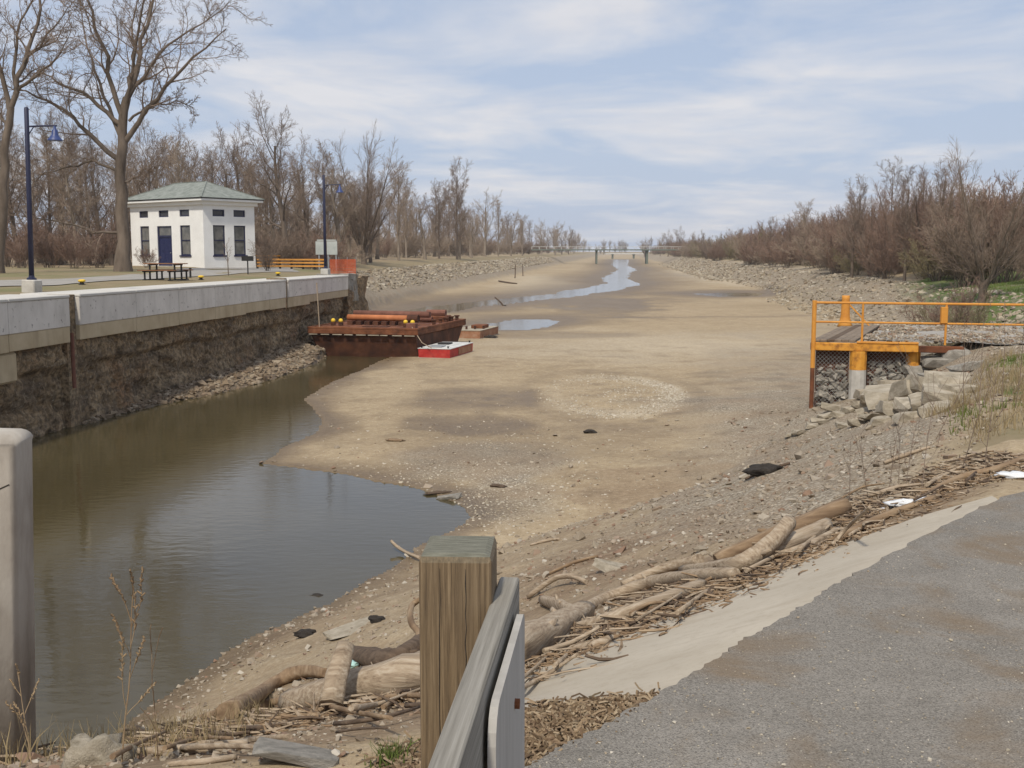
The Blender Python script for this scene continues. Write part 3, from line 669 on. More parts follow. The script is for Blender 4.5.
# ------------------------------------------------------------------ white house
C0 = Vector((-25.0, 90.0)); HL, HD, HH = 10.2, 5.2, 5.35
ux = Vector((.788, -.616)); uy = Vector((.616, .788))
org = C0 - ux * HL
house = thing('white_house', 'white lock house with grey-green hip roof, blue door and tall dark windows', 'house', (org.x, org.y, 0), math.atan2(ux.y, ux.x))
def wall_open(L, H, ops, depth=.18):
    """front face in plane y=0 (x 0..L) with openings (x0,x1,z0,z1) and reveals going +y"""
    xs = sorted({0, L} | {o_[0] for o_ in ops} | {o_[1] for o_ in ops}); zs = sorted({-.4, H} | {o_[2] for o_ in ops} | {o_[3] for o_ in ops}); mb = MB()
    for a, b_ in zip(xs[:-1], xs[1:]):
        for c_, d_ in zip(zs[:-1], zs[1:]):
            xm, zm = (a + b_) / 2, (c_ + d_) / 2
            if any(o_[0] < xm < o_[1] and o_[2] < zm < o_[3] for o_ in ops): continue
            mb.add([(a, 0, c_), (b_, 0, c_), (b_, 0, d_), (a, 0, d_)], [(0, 1, 2, 3)])
    for x0, x1, z0, z1 in ops:
        mb.add([(x0, 0, z0), (x1, 0, z0), (x1, 0, z1), (x0, 0, z1), (x0, depth, z0), (x1, depth, z0), (x1, depth, z1), (x0, depth, z1)],
               [(0, 4, 5, 1), (1, 5, 6, 2), (2, 6, 7, 3), (3, 7, 4, 0)])
    return mb
def xf(mb, fn): mb.v = [fn(*v) for v in mb.v]; return mb
idn = lambda x, y, z: (x, y, z)
sidef = lambda x, y, z: (HL - y, x, z)          # face at x=HL, local x runs to the back
tall = (.95, 3.4); small = (4.12, 4.68)
def wpos(f0, f1, L): return (f0 * L, f1 * L)
FW = [wpos(.135, .262, HL), wpos(.69, .825, HL)]; DW = wpos(.375, .575, HL); FS = [wpos(.13, .255, HL), wpos(.405, .54, HL), wpos(.69, .82, HL)]
SW = [wpos(.18, .41, HD), wpos(.585, .815, HD)]
ops_f = [w + tall for w in FW] + [(DW[0], DW[1], .06, 3.38)] + [w + small for w in FS]
ops_s = [w + tall for w in SW] + [w + small for w in SW]
f_ = wall_open(HL, HH, ops_f); s2_ = xf(wall_open(HD, HH, ops_s), sidef)
mb = MB(); mb.add(f_.v, f_.f); mb.build('front_wall', mat['white_wall'], house)
mb = MB(); mb.add(s2_.v, s2_.f); mb.build('side_wall', mat['white_wall'], house)
mb = MB(); mb.add([(0, 0, -.4), (0, HD, -.4), (0, HD, HH), (0, 0, HH)], [(0, 1, 2, 3)]); mb.build('side_wall', mat['white_wall'], house)
mb = MB(); mb.add([(0, HD, -.4), (HL, HD, -.4), (HL, HD, HH), (0, HD, HH)], [(0, 1, 2, 3)]); mb.build('rear_wall', mat['white_wall'], house)
def window(x0, x1, z0, z1, fn, bars):
    fw = .09; mb = MB()
    mb.box(x0, x0 + fw, .06, .17, z0, z1); mb.box(x1 - fw, x1, .06, .17, z0, z1); mb.box(x0 + fw, x1 - fw, .061, .17, z1 - fw, z1); mb.box(x0 + fw, x1 - fw, .061, .17, z0, z0 + fw)
    w = xf(mb, fn).build('window', mat['trim_blue'], house)
    if bars: xf(MB().box(x0 + fw, x1 - fw, .07, .16, (z0 + z1) / 2 - .04, (z0 + z1) / 2 + .04), fn).build('meeting_rail', mat['trim_blue'], w)
    if bars: xf(MB().box(x0 - .08, x1 + .08, -.09, .1, z0 - .12, z0 + .003), fn).build('sill', mat['trim_blue'], w)
    halves = [(z0 + fw, (z0 + z1) / 2 - .04), ((z0 + z1) / 2 + .04, z1 - fw)] if bars else [(z0 + fw, z1 - fw)]
    for h0, h1 in halves: xf(MB().box(x0 + fw, x1 - fw, .12, .14, h0, h1), fn).build('pane', mat['glass'] if bars else mat['dark_glass'], w)
for w in FW: window(*w, *tall, idn, True)
for w in FS: window(*w, *small, idn, False)
for w in SW: window(*w, *tall, sidef, True); window(*w, *small, sidef, False)
dr = MB().box(DW[0] + .16, DW[1] - .16, .1, .16, .07, 2.42).build('door', mat['door_blue'], house)
mb = MB(); mb.box(DW[0], DW[0] + .158, .05, .17, .07, 3.38); mb.box(DW[1] - .158, DW[1], .05, .17, .07, 3.38); mb.box(DW[0] + .158, DW[1] - .158, .052, .17, 2.425, 2.6); mb.box(DW[0] + .158, DW[1] - .158, .052, .17, 3.28, 3.38)
mb.build('door_frame', mat['trim_blue'], dr)
for zz in ((.3, 1.1), (1.25, 2.25)):
    for xx in (DW[0] + .3, (DW[0] + DW[1]) / 2 + .08): MB().box(xx, xx + .6, .085, .099, zz[0], zz[1]).build('door_panel', mat['door_blue'], dr, .01)
MB().box(DW[1] - .32, DW[1] - .27, .03, .099, 1.1, 1.2).build('door_handle', mat['steel_grey'], dr)
MB().box(DW[0] + .158, DW[1] - .158, .12, .14, 2.6, 3.28).build('transom_pane', mat['glass'], dr)
MB().box(DW[0] - .1, DW[1] + .1, -.5, -.01, -.3, .06).build('doorstep', mat['concrete_base'], house)
ov_ = .55
MB().box(-.22, HL + .22, -.22, HD + .22, HH - .32, HH - .02).build('cornice', mat['white_wall'], house, .02)
MB().box(-ov_, HL + ov_, -ov_, HD + ov_, HH - .018, HH + .17).build('eave', mat['white_wall'], house, .015)
MB().box(-ov_ - .06, HL + ov_ + .06, -ov_ - .06, HD + ov_ + .06, HH + .175, HH + .25).build('gutter', mat['black_iron'], house, .01)
e = ov_ + .09; zr = HH + 1.75; hx = HD / 2 + .35
mb = MB(); a = [(-e, -e, HH + .252), (HL + e, -e, HH + .252), (HL + e, HD + e, HH + .252), (-e, HD + e, HH + .252)]; r_ = [(hx, HD / 2, zr), (HL - hx, HD / 2, zr)]
mb.add(a + r_, [(0, 1, 5, 4), (1, 2, 5), (2, 3, 4, 5), (3, 0, 4), (3, 2, 1, 0)]); rf = mb.build('roof', mat['roof'], house)
mb = MB()
for p, q in ((a[0], r_[0]), (a[1], r_[1]), (a[2], r_[1]), (a[3], r_[0]), (r_[0], r_[1])): mb.bar(Vector(p) + Vector((0, 0, .02)), Vector(q) + Vector((0, 0, .02)), .14, .05)
mb.build('ridge_cap', mat['roof'], rf)

# ------------------------------------------------------------------ lamps
def lamp(px, py, label):
    p = P(px, py, -.02) if px < 100 else PD(px, py, 67.0); z = gz(p.x, p.y)
    o = thing('street_lamp', label, 'lamp', (p.x, p.y, z), ANG - math.pi / 2 - R(4), 'blue lamps along the canal wall')
    mb = MB(); mb.prism([(-.24, -.24), (.24, -.24), (.24, .24), (-.24, .24)], -.15, .42); mb.build('base', mat['concrete_base'], o, .03)
    mb = MB(); mb.lathe([(.16, .42), (.16, .47), (.1, .5), (.09, .56)], 10); mb.build('base_flange', mat['lamp_blue'], o)
    mb = MB(); mb.lathe([(.088, .55), (.082, 3.2), (.075, 5.98), (.05, 6.02)], 10); mb.build('pole', mat['lamp_blue'], o, smooth=True)
    mb = MB(); mb.tube([(0.05, 0, 5.4), (.5, 0, 5.42), (1.08, 0, 5.43)], .03, 8); mb.tube([(.06, 0, 5.15), (.25, 0, 5.4)], .018, 6); mb.build('arm', mat['lamp_blue'], o)
    mb = MB(); mb.lathe([(.03, 5.43), (.05, 5.32), (.09, 5.29), (.11, 5.15), (.15, 5.08), (.235, 4.98), (.245, 4.95)], 14, (1.0, 0, 0)); sh = mb.build('lamp_shade', mat['shade_blue'], o, smooth=True)
    MB().lathe([(.02, 4.935), (.17, 4.935), (.17, 4.945)], 12, (1.0, 0, 0)).build('lens', mat['plastic_white'], sh)
    return o
l1_ = lamp(32, 291, 'dark blue lamp post with bell shade beside the big tree and the gravel path'); l1_.rotation_euler[0] = R(.1); l1_.rotation_euler[1] = R(1.4)
lamp(325.5, 271.3, 'dark blue lamp post with bell shade beside the orange net fence')

# ------------------------------------------------------------------ picnic table, grill, posts
def pt(px, py): p = P(px, py, 0); return Vector((p.x, p.y, gz(p.x, p.y)))
p = pt(166, 280.2); o = thing('picnic_table', 'brown wooden picnic table with black steel frame on the grass', 'table', p, R(-14))
for k in range(4): MB().box(-.9, .9, -.37 + k * .19, -.2 + k * .19, .72, .76).build('table_plank', mat['table_wood'], o, .006)
for s in (-1, 1): MB().box(-.9, .9, s * .72 - .13, s * .72 + .13, .43, .47).build('bench_plank', mat['table_wood'], o, .006)
for x in (-.62, .62):
    mb = MB()
    mb.bar((x, -.36, .69), (x, .36, .69), .06); mb.bar((x, -.84, .4), (x, .84, .4), .06)
    for y in (-.28, .28): mb.bar((x, y, .66), (x, y, .02), .06)
    for y in (-.7, .7): mb.bar((x, y, .4), (x, y, .02), .06)
    mb.bar((x, -.84, .03), (x, .84, .03), .06)
    mb.build('steel_frame', mat['black_iron'], o)
p = pt(248, 274.2); o = thing('barbecue_grill', 'black barbecue grill on a single post beside the sapling', 'grill', p, R(10))
MB().tube([(0, 0, -.1), (0, 0, .75)], .035, 8).build('post', mat['black_iron'], o)
mb = MB(); mb.box(-.32, .32, -.22, .22, .75, .79)
for a in ((-.32, -.29, -.22, .22), (.29, .32, -.22, .22), (-.29, .29, -.22, -.19), (-.29, .29, .19, .22)): mb.box(a[0], a[1], a[2], a[3], .79, 1.02)
mb.build('firebox', mat['black_iron'], o)
mb = MB()
for k in range(9): mb.bar((-.29, -.18 + k * .045, .98), (.29, -.18 + k * .045, .98), .012)
mb.build('grate', mat['steel_grey'], o)
p = pt(190.5, 278); o = thing('short_post', 'short dark steel post standing beside the picnic table', 'post', p)
MB().tube([(0, 0, -.1), (0, 0, .42)], .05, 8).build('shaft', mat['black_iron'], o); MB().lathe([(.07, .42), (.07, .46), (.02, .48)], 8).build('cap', mat['black_iron'], o)
for px, py, lb in ((82, 284.6, 'yellow mooring bollard on the wall top near the lamp beside the big tree'), (201, 279.2, 'yellow mooring bollard on the wall top near the picnic table'), (278, 274.6, 'yellow mooring bollard on the wall top between the grill and the net fence')):
    p = pt(px, py); o = thing('mooring_bollard', lb, 'bollard', p, 0, 'yellow mooring bollards')
    MB().lathe([(.22, -.05), (.22, .03), (.13, .06), (.12, .16)], 12).build('foot', mat['black_iron'], o)
    MB().lathe([(.12, .16), (.2, .19), (.23, .24), (.22, .3), (.12, .34)], 12).build('head', mat['yellow_cap'], o, smooth=True); o.scale = (.62, .62, .62)

# yellow rail fence
fa_, fb_ = PD(257.5, 267.2, 84), PD(326.5, 268.3, 82); o = thing('rail_fence', 'low yellow rail fence with dark posts between house and lamp', 'fence', (fa_.x, fa_.y, gz(fa_.x, fa_.y)))
dv = Vector((fb_.x - fa_.x, fb_.y - fa_.y, 0))
for f in np.linspace(0, 1, 7):
    q = dv * float(f); MB().box(q.x - .07, q.x + .07, q.y - .07, q.y + .07, -.2, .8).build('post', mat['black_iron'], o)
for zz in (.22, .47, .7):
    a, b_ = Vector((0, -.1, zz)), dv + Vector((0, -.1, zz)); MB().bar(a, b_, .05, .12).build('rail', mat['fence_yellow'], o)
fa_ = PD(250, 257, 98); o = thing('rail_fence', 'short orange-brown rail fence behind the house corner', 'fence', (fa_.x, fa_.y, gz(fa_.x, fa_.y)))
for k in range(3): MB().box(k * 1.3 - .07, k * 1.3 + .07, -.07, .07, -.2, 1.1).build('post', mat['black_iron'], o)
for zz in (.4, .75, 1.0): MB().bar((0, -.1, zz), (2.7, -.1, zz), .05, .12).build('rail', mat['fence_yellow'], o)
# orange net fence
fa_, fb_ = PD(330, 273, 68.5), PD(356, 272.5, 70.0); o = thing('net_fence', 'bright orange plastic net fence at the end of the canal wall', 'fence', (fa_.x, fa_.y, gz(fa_.x, fa_.y)))
dv = Vector((fb_.x - fa_.x, fb_.y - fa_.y, 0)); Ld = dv.length; dn = dv / Ld; mb = MB()
for k in range(15): mb.bar(Vector((0, 0, .04 + k * .064)), dv + Vector((0, 0, .04 + k * .064 + random.uniform(-.015, .015))), .012, .038)
for k in range(int(Ld / .07) + 1):
    q = dn * (k * .07); mb.bar(q + Vector((0, .02, .03)), q + Vector((0, .02, .95)), .03, .008)
mb.build('net', mat['orange_net'], o)
for k in range(4): q = dn * (Ld * k / 3); MB().tube([q + Vector((0, .05, -.2)), q + Vector((0, .05, 1.1))], .022, 6).build('stake', mat['steel_grey'], o)
# two-panel sign
p = PD(327, 268, 86); o = thing('sign_board', 'grey two-panel sign board on posts behind the blue lamp', 'sign', (p.x, p.y, gz(p.x, p.y)), R(-3))
for x in (-.62, .1, .72): MB().box(x - .05, x + .05, .02, .12, -.3, 2.4).build('post', mat['steel_grey'], o)
MB().box(-.86, -.02, -.03, .015, 1.25, 2.28).build('sign_panel', mat['sign_grey'], o, .01); MB().box(.02, .84, -.03, .015, 1.25, 2.28).build('sign_panel', mat['sign_grey'], o, .01)
MB().box(-.75, .75, -.03, .015, 2.32, 2.42).build('top_rail', mat['sign_grey'], o)

# ------------------------------------------------------------------ barge and pontoons
bx = Vector((.97, -.25)).normalized(); ANGB = math.atan2(bx.y, bx.x)
BL = Vector((-10.55, 56.6)); BW, BD, BT, BB = 6.0, 8.4, -2.62, -4.2
barge = thing('work_barge', 'rusty flat work barge with pipes on its deck moored at the wall', 'barge', (BL.x, BL.y, BB), ANGB)
h = BT - BB
mb = MB(); mb.hexa([(.5, .55, 0), (BW - .15, .55, 0), (BW - .15, BD - 1.5, 0), (.5, BD - 1.5, 0)], [(.1, .12, h - .3), (BW - .12, .12, h - .3), (BW - .12, BD - .12, h - .3), (.1, BD - .12, h - .3)])
mb.build('hull', mat['rust_dark'], barge, .05)
mb = MB(); mb.box(0, BW, 0, BD, h - .3, h - .04); mb.build('rub_rail', mat['rust'], barge, .03)
for k in range(9):
    x = .1 + k * .65; MB().box(x, x + random.uniform(.35, .6), -.03, .02, h - .345, h - .302).build('fender_strip', mat['stone_tan'], barge)
for k in range(12):
    y = .15 + k * (BD - .3) / 12; MB().box(.15, BW - .15, y, y + (BD - .3) / 12 - .03, h - .04, h + .01 + random.uniform(0, .015)).build('deck_plank', mat['rust'] if k % 3 else mat['rust_pipe'], barge)
mb = MB()
for a in ((0, BW, 0, .12), (0, BW, BD - .12, BD), (0, .12, .12, BD - .12), (BW - .12, BW, .12, BD - .12)): mb.box(a[0], a[1], a[2], a[3], h - .04, h + .06)
mb.build('deck_coaming', mat['rust'], barge, .01)
MB().tube([(1.0, 3.0, h + .38), (4.9, 2.75, h + .38)], .16, 12).build('pipe', mat['rust_orange'], barge, smooth=True)
MB().tube([(.7, 4.6, h + .5), (5.2, 4.35, h + .5)], .17, 12).build('pipe', mat['rust_pipe'], barge, smooth=True)
MB().tube([(2.0, 5.4, h + .2), (5.0, 5.3, h + .2)], .15, 12).build('pipe', mat['rust_pipe'], barge, smooth=True)
MB().tube([(4.5, 2.775, h + .38), (5.1, 2.737, h + .38)], .2, 12).build('pipe_collar', mat['rust_dark'], barge)
for x, y in ((.75, 1.6), (1.2, 1.55), (4.9, 1.3), (5.3, 1.25)):
    c_ = MB().lathe([(.13, h), (.13, h + .2), (.1, h + .22)], 10, (x, y, 0)).build('bitt', mat['rust_dark'], barge)
    MB().lathe([(.11, h + .21), (.12, h + .3), (.08, h + .38), (.02, h + .4)], 10, (x, y, 0)).build('yellow_cap', mat['yellow_cap'], c_, smooth=True)
for k in range(7):
    x = 1.2 + k * .48; MB().box(x, x + .3, 2.4, 3.6, h + .0, h + .22).build('pipe_cradle', mat['rust_dark'], barge, .01)
MB().box(4.3, 5.6, 5.6, 6.9, h, h + .35).build('winch_base', mat['rust'], barge, .03)
MB().tube([(4.4, 6.2, h + .5), (5.5, 6.2, h + .5)], .18, 10).build('winch_drum', mat['rust_pipe'], barge)
MB().tube([(4.35, 7.2, h + .1), (5.0, 7.0, h + .55)], .1, 8).build('davit', mat['rust_dark'], barge)
for k, y in enumerate((3.5, 4.6, 5.6, 6.6, 7.6)): MB().lathe([(.1, h), (.1, h + .22), (.16, h + .24), (.16, h + .3)], 8, (BW - .3, y, 0)).build('cleat', mat['rust_dark'], barge)
random.seed(3)
for x, y, w, l, hh_ in ((.5, 5.8, 1.2, .8, .3), (3.0, 6.6, .7, .9, .25), (2.6, 1.0, 1.4, .5, .06), (.4, .5, 1.6, .35, .05), (5.2, .5, .5, .4, .28)):
    MB().box(x, x + w, y, y + l, h, h + hh_).build('deck_hatch', random.choice([mat['rust'], mat['rust_pipe'], mat['rust_dark']]), barge, .02)
MB().tube([(.55, .3, h), (.42, .35, h + 2.3)], .03, 6).build('mooring_pole', mat['drift'], barge)
mb = MB(); mb.tube([(5.6, .3, h + .1), (6.3, -.2, .95), (7.0, -.8, .75)], .02, 6); mb.build('mooring_rope', mat['drift'], barge)

def pontoon(name, label, loc, rz, w, l, hgt, mside, mdeck, extra):
    o = thing(name, label, 'pontoon', loc, rz)
    mb = MB(); mb.hexa([(.03, .03, -.1), (w - .03, .03, -.1), (w - .03, l - .03, -.1), (.03, l - .03, -.1)], [(0, 0, hgt), (w, 0, hgt), (w, l, hgt), (0, l, hgt)]); mb.build('hull', mside, o, .02)
    MB().box(-.02, w + .02, -.02, l + .02, hgt + .002, hgt + .04).build('deck', mdeck, o, .01)
    MB().box(-.015, w + .015, -.015, l + .015, -.1, .07).build('mud_band', mat['stone_tan'], o, .01)
    extra(o, w, l, hgt); return o
def ex1(o, w, l, h):
    MB().box(.35, 1.05, .5, 1.3, h + .04, h + .1).build('hatch', mat['steel_grey'], o, .01)
    MB().box(.3, .9, 2.2, 2.9, h + .04, h + .12).build('hatch', mat['black_iron'], o, .01)
    for x, y in ((.15, .15), (w - .15, .15), (w - .15, l - .15)): MB().lathe([(.04, h + .03), (.04, h + .12), (.08, h + .14)], 8, (x, y, 0)).build('cleat', mat['black_iron'], o)
    MB().box(w + .004, w + .012, 1.4, l - .3, .12, h - .04).build('side_plate', mat['brown_hull'], o)
zp = -3.78
pl = P(418, 353.5, zp); pontoon('red_pontoon', 'small red pontoon with white deck aground beside the barge', (pl.x, pl.y, gz(pl.x, pl.y) - .02), ANGB, 1.68, 4.0, .5, mat['red_paint'], mat['white_deck'], ex1)
def ex2(o, w, l, h):
    for k in range(4): MB().lathe([(.07, h + .03), (.07, h + .2), (.1, h + .22)], 8, (.3 + .45 * k, .5 + .3 * k, 0)).build('cleat', mat['rust_dark'], o)
    MB().box(.8, 1.6, 1.6, 2.8, h + .04, h + .25).build('hatch', mat['rust'], o, .02)
pontoon('brown_pontoon', 'brown rusty pontoon aground behind the stern of the barge', (-3.7, 66.4, gz(-3.0, 66.2) - .05), ANGB, 1.85, 4.2, .52, mat['brown_hull'], mat['stone_tan'], ex2)

# ------------------------------------------------------------------ stones
def hull_stone(r, n=10, flat=.7, sub=False):
    bm = bmesh.new()
    for k in range(n):
        v = Vector((r.normal(), r.normal(), r.normal())); v.normalize(); v *= r.uniform(.75, 1.1); bm.verts.new((v.x, v.y * r.uniform(.7, 1), v.z * flat))
    bmesh.ops.convex_hull(bm, input=bm.verts[:])
    bmesh.ops.delete(bm, geom=[v for v in bm.verts if not v.link_faces], context='VERTS')
    bmesh.ops.triangulate(bm, faces=bm.faces[:]); bmesh.ops.recalc_face_normals(bm, faces=bm.faces[:])
    if sub: bmesh.ops.bevel(bm, geom=bm.edges[:], offset=.07, segments=1, affect='EDGES', profile=.6); bmesh.ops.triangulate(bm, faces=bm.faces[:])
    bm.verts.ensure_lookup_table()
    V = np.array([v.co[:] for v in bm.verts]); F = np.array([[v.index for v in f.verts] for f in bm.faces]); bm.free(); return V, F
sr = np.random.default_rng(11)
STV = [hull_stone(sr, 9, .6) for _ in range(8)]
def stones_mesh(name, pos, size, m, r, tilt=.5):
    Vs, Fs, b = [], [], 0; pos = np.asarray(pos); size = np.asarray(size)
    which = r.integers(0, len(STV), len(pos))
    for k, (v, f) in enumerate(STV):
        ix = np.where(which == k)[0]; n = len(ix)
        if not n: continue
        a = r.uniform(0, 2 * np.pi, n); tl = r.normal(0, tilt, n); ca, sa, ct, st_ = np.cos(a), np.sin(a), np.cos(tl), np.sin(tl)
        x, y, z = v[:, 0][None], v[:, 1][None], v[:, 2][None]
        y2 = y * ct[:, None] - z * st_[:, None]; z2 = y * st_[:, None] + z * ct[:, None]
        q = np.stack([x * ca[:, None] - y2 * sa[:, None], x * sa[:, None] + y2 * ca[:, None], z2], 2) * size[ix][:, None, None] + pos[ix][:, None, :]
        Vs.append(q.reshape(-1, 3)); Fs.append((f[None] + (np.arange(n) * len(v))[:, None, None] + b).reshape(-1, 3)); b += n * len(v)
    return mesh_np(name, np.vstack(Vs), np.vstack(Fs), m)
def stuff(name, me, label, cat):
    o = link(name, me, None); o['kind'] = 'stuff'; return tag(o, label, cat)
def stone_mat(name, cols):
    m, t, b = newmat(name); gi = N(t, 'ShaderNodeNewGeometry')
    col = ramp(t, gi.outputs['Random Per Island'], [(i / (len(cols) - 1), c_) for i, c_ in enumerate(cols)])
    v = coords(t, (1, 1, 1), False); col = mixc(t, mth(t, 'MULTIPLY', noise(t, v, 9, 5), .5), col, mixc(t, 1., col, (.45, .42, .38), 'MULTIPLY'))
    t.links.new(col, b.inputs['Base Color']); b.inputs['Roughness'].default_value = .95; b.inputs['Specular IOR Level'].default_value = .2
    bump(t, b, noise(t, v, 25, 4), .4, .01); return m
mat['pebbles'] = stone_mat('pebbles', [(.17, .135, .1), (.27, .22, .165), (.34, .29, .22), (.25, .16, .11), (.42, .37, .3), (.3, .25, .19), (.52, .48, .41)])
mat['riprap'] = stone_mat('riprap', [(.24, .2, .145), (.36, .31, .23), (.47, .42, .33), (.3, .235, .165), (.42, .37, .295), (.2, .165, .12), (.52, .48, .4)])
mat['shells'] = stone_mat('shells', [(.34, .29, .21), (.48, .43, .34), (.58, .53, .44), (.4, .34, .26), (.3, .24, .17), (.62, .58, .5)])
mat['mulch'] = stone_mat('mulch', [(.09, .06, .038), (.2, .14, .085), (.3, .22, .14), (.14, .09, .055), (.4, .32, .22), (.24, .17, .1)])
mat['rubble'] = stone_mat('rubble', [(.15, .11, .075), (.23, .175, .12), (.3, .24, .17), (.2, .145, .1), (.4, .34, .26)])
mat['gabion_stone'] = stone_mat('gabion_stone', [(.24, .22, .19), (.36, .335, .29), (.44, .41, .36), (.3, .265, .22), (.5, .47, .41)])

r = np.random.default_rng(21)
def scatter_polar(n, r0, r1, t0, t1):
    R_ = np.exp(r.uniform(math.log(r0), math.log(r1), n)); T_ = r.uniform(t0, t1, n); return R_ * np.sin(T_), R_ * np.cos(T_)
# pebbles on the near slope
X, Y = scatter_polar(26000, 4.2, 34, -.5, .52); Z = ground_z(X, Y); nn = fbm(X * .8, Y * .8, 4); nb_ = fbm(X * .3 + 50, Y * .3, 3)
ok = (Z < -.62) & (Z > ZW - .02) & (poly_sd(X, Y, PAVE + [(9, 5.2), (9, -12), (-2, -12)]) > .3) & (X > -7 + .0 * Y) & (nn + .9 * nb_ > -.28) & (poly_sd(X, Y, DECK) > .2)
ok &= (X > 1.2 + 1.5 * nn) | (r.random(len(X)) < np.where(np.hypot(X, Y) < 13, .85, .45)) | (Z < -3.6)
ok &= (Z > -3.72 + .25 * nb_) | (np.hypot(X, Y) < 20) | (r.random(len(X)) < .12)
X, Y, Z = X[ok], Y[ok], Z[ok]; rr2 = np.hypot(X, Y)
sz = np.exp(r.normal(math.log(.014), .5, len(X))) * (.5 + .075 * rr2) * np.where(r.random(len(X)) < .03, 2.2, 1)
stuff('pebbles', stones_mesh('pebbles', np.stack([X, Y, Z + sz * .15], 1), np.minimum(sz, .16), mat['pebbles'], r), 'loose pebbles and small stones on the near gravel slope', 'pebbles')
X = r.uniform(-3.2, .1, 2600); Y = r.uniform(3.2, 5.6, 2600); Z = ground_z(X, Y); ok = (Z > -1.0) & (poly_sd(X, Y, PAVE + [(9, 5.2), (9, -12), (-2, -12), (-.3, 3.0)]) > .02); X, Y, Z = X[ok], Y[ok], Z[ok]
sz = np.minimum(np.exp(r.normal(math.log(.009), .5, len(X))), .04); stuff('shoulder_gravel', stones_mesh('shoulder_gravel', np.stack([X, Y, Z + sz * .2], 1), sz, mat['pebbles'], r), 'fine gravel on the shoulder at the foot of the fence post', 'gravel')
# grit on the pavement
T_ = np.exp(r.uniform(math.log(2.6), math.log(9), 5200)); A2 = r.uniform(-.05, .52, 5200); X = T_ * np.sin(A2); Y = T_ * np.cos(A2); ok = poly_sd(X, Y, PAVE + [(5.2, 7.8), (9, 8.2), (9, -12), (-2, -12), (-.2, 3.1)]) < -.02
X, Y = X[ok], Y[ok]; sz = np.exp(r.normal(math.log(.0032), .45, len(X))); sz = np.minimum(sz, .012)
stuff('pavement_grit', stones_mesh('pavement_grit', np.stack([X, Y, np.full(len(X), -.3) + sz * .3], 1), sz, mat['shells'], r), 'fine pale grit scattered on the pavement', 'grit')
# rip-rap on the two far banks
def bank_scatter(name, t0, t1, y0, y1, n, s0, s1, label):
    Y = np.exp(r.uniform(math.log(y0), math.log(y1), n)); T = r.uniform(t0, t1, n); X = (T + SI * Y) / CO; Z = ground_z(X, Y)
    ok = (Z > -3.8) & (Z < -.85) & (poly_sd(X, Y, DECK) > .3); X, Y, Z = X[ok], Y[ok], Z[ok]
    sz = np.exp(r.normal(math.log(s0), .45, len(X))) * (.7 + Y / 130); sz = np.minimum(sz, s1)
    stuff(name, stones_mesh(name, np.stack([X, Y, Z + sz * .1], 1), sz, mat['riprap'], r), label, 'rocks')
bank_scatter('bank_rocks', 14.5, 24.5, 38, 420, 9500, .095, .42, 'pale broken rocks lining the canal bank below the red-brown thicket')
bank_scatter('bank_rocks', -29.5, -24, 72, 420, 6500, .1, .42, 'pale broken rocks lining the canal bank beyond the end of the wall')
# rubble at the foot of the wall
n = 5000; s_ = r.uniform(4, 33, n); o_ = np.abs(r.normal(0, 1.5, n)) - .1; X = W0.x + wd.x * s_ + wn.x * o_; Y = W0.y + wd.y * s_ + wn.y * o_; Z = ground_z(X, Y)
ok = Z > ZW - .03; X, Y, Z = X[ok], Y[ok], Z[ok]; sz = np.minimum(np.exp(r.normal(math.log(.075), .5, len(X))), .35)
stuff('wall_rubble', stones_mesh('wall_rubble', np.stack([X, Y, Z + sz * .2], 1), sz, mat['rubble'], r), 'brown broken rubble heaped at the foot of the canal wall', 'rubble')
# shells and pale pebbles on the bed
X, Y = scatter_polar(52000, 19, 58, -.2, .24); Z = ground_z(X, Y)
nn = fbm(X * .7, Y * .7, 3); e1 = np.hypot((X - pr.x) / 2.75, (Y - pr.y) / 6.4) + .14 * fbm(X * .35, Y * .35, 4); pa = P(472, 462, -4.05); e2 = np.hypot((X - pa.x) / 2.6, (Y - pa.y) / 3.6); pb = P(497, 500, -4.05); e3 = np.hypot((X - pb.x) / 1.3, (Y - pb.y) / 2.2)
dens = np.exp(-((e1 - .85) / .14) ** 2) * np.clip(.5 + .35 * (X - pr.x) / 2.7, .12, 1) + .22 * (e1 < .85) + np.exp(-e2 ** 2) * .55 * np.clip(.6 + 1.6 * nn, 0, 1) + .6 * np.exp(-e3 ** 2) + .03 + .14 * np.clip(nn, 0, 1)
ok = (r.random(len(X)) < dens * .7) & (Z > ZW + .015) & (Z < -3.4); X, Y, Z = X[ok], Y[ok], Z[ok]; sz = np.exp(r.normal(math.log(.026), .4, len(X)))
th2 = r.uniform(0, 2 * np.pi, 5200); ee = np.where(r.random(5200) < .7, r.normal(.84, .08, 5200), np.sqrt(r.random(5200)) * .8); keep = r.random(5200) < np.clip(.5 + .4 * np.cos(th2) - .2 * np.sin(th2), .1, 1); th2, ee = th2[keep], ee[keep]
x2 = pr.x + 2.75 * ee * np.cos(th2); y2 = pr.y + 6.4 * ee * np.sin(th2); x2 += .35 * fbm(x2 * .6, y2 * .6, 3); y2 += .8 * fbm(x2 * .6 + 30, y2 * .6, 3)
X = np.concatenate([X, x2]); Y = np.concatenate([Y, y2]); Z = np.concatenate([Z, ground_z(x2, y2)]); sz = np.concatenate([sz, np.exp(r.normal(math.log(.036), .4, len(x2)))])
stuff('bed_pebbles', stones_mesh('bed_pebbles', np.stack([X, Y, Z], 1), np.minimum(sz, .08), mat['shells'], r, .2), 'pale shells and pebbles strewn on the drained canal bed', 'pebbles')

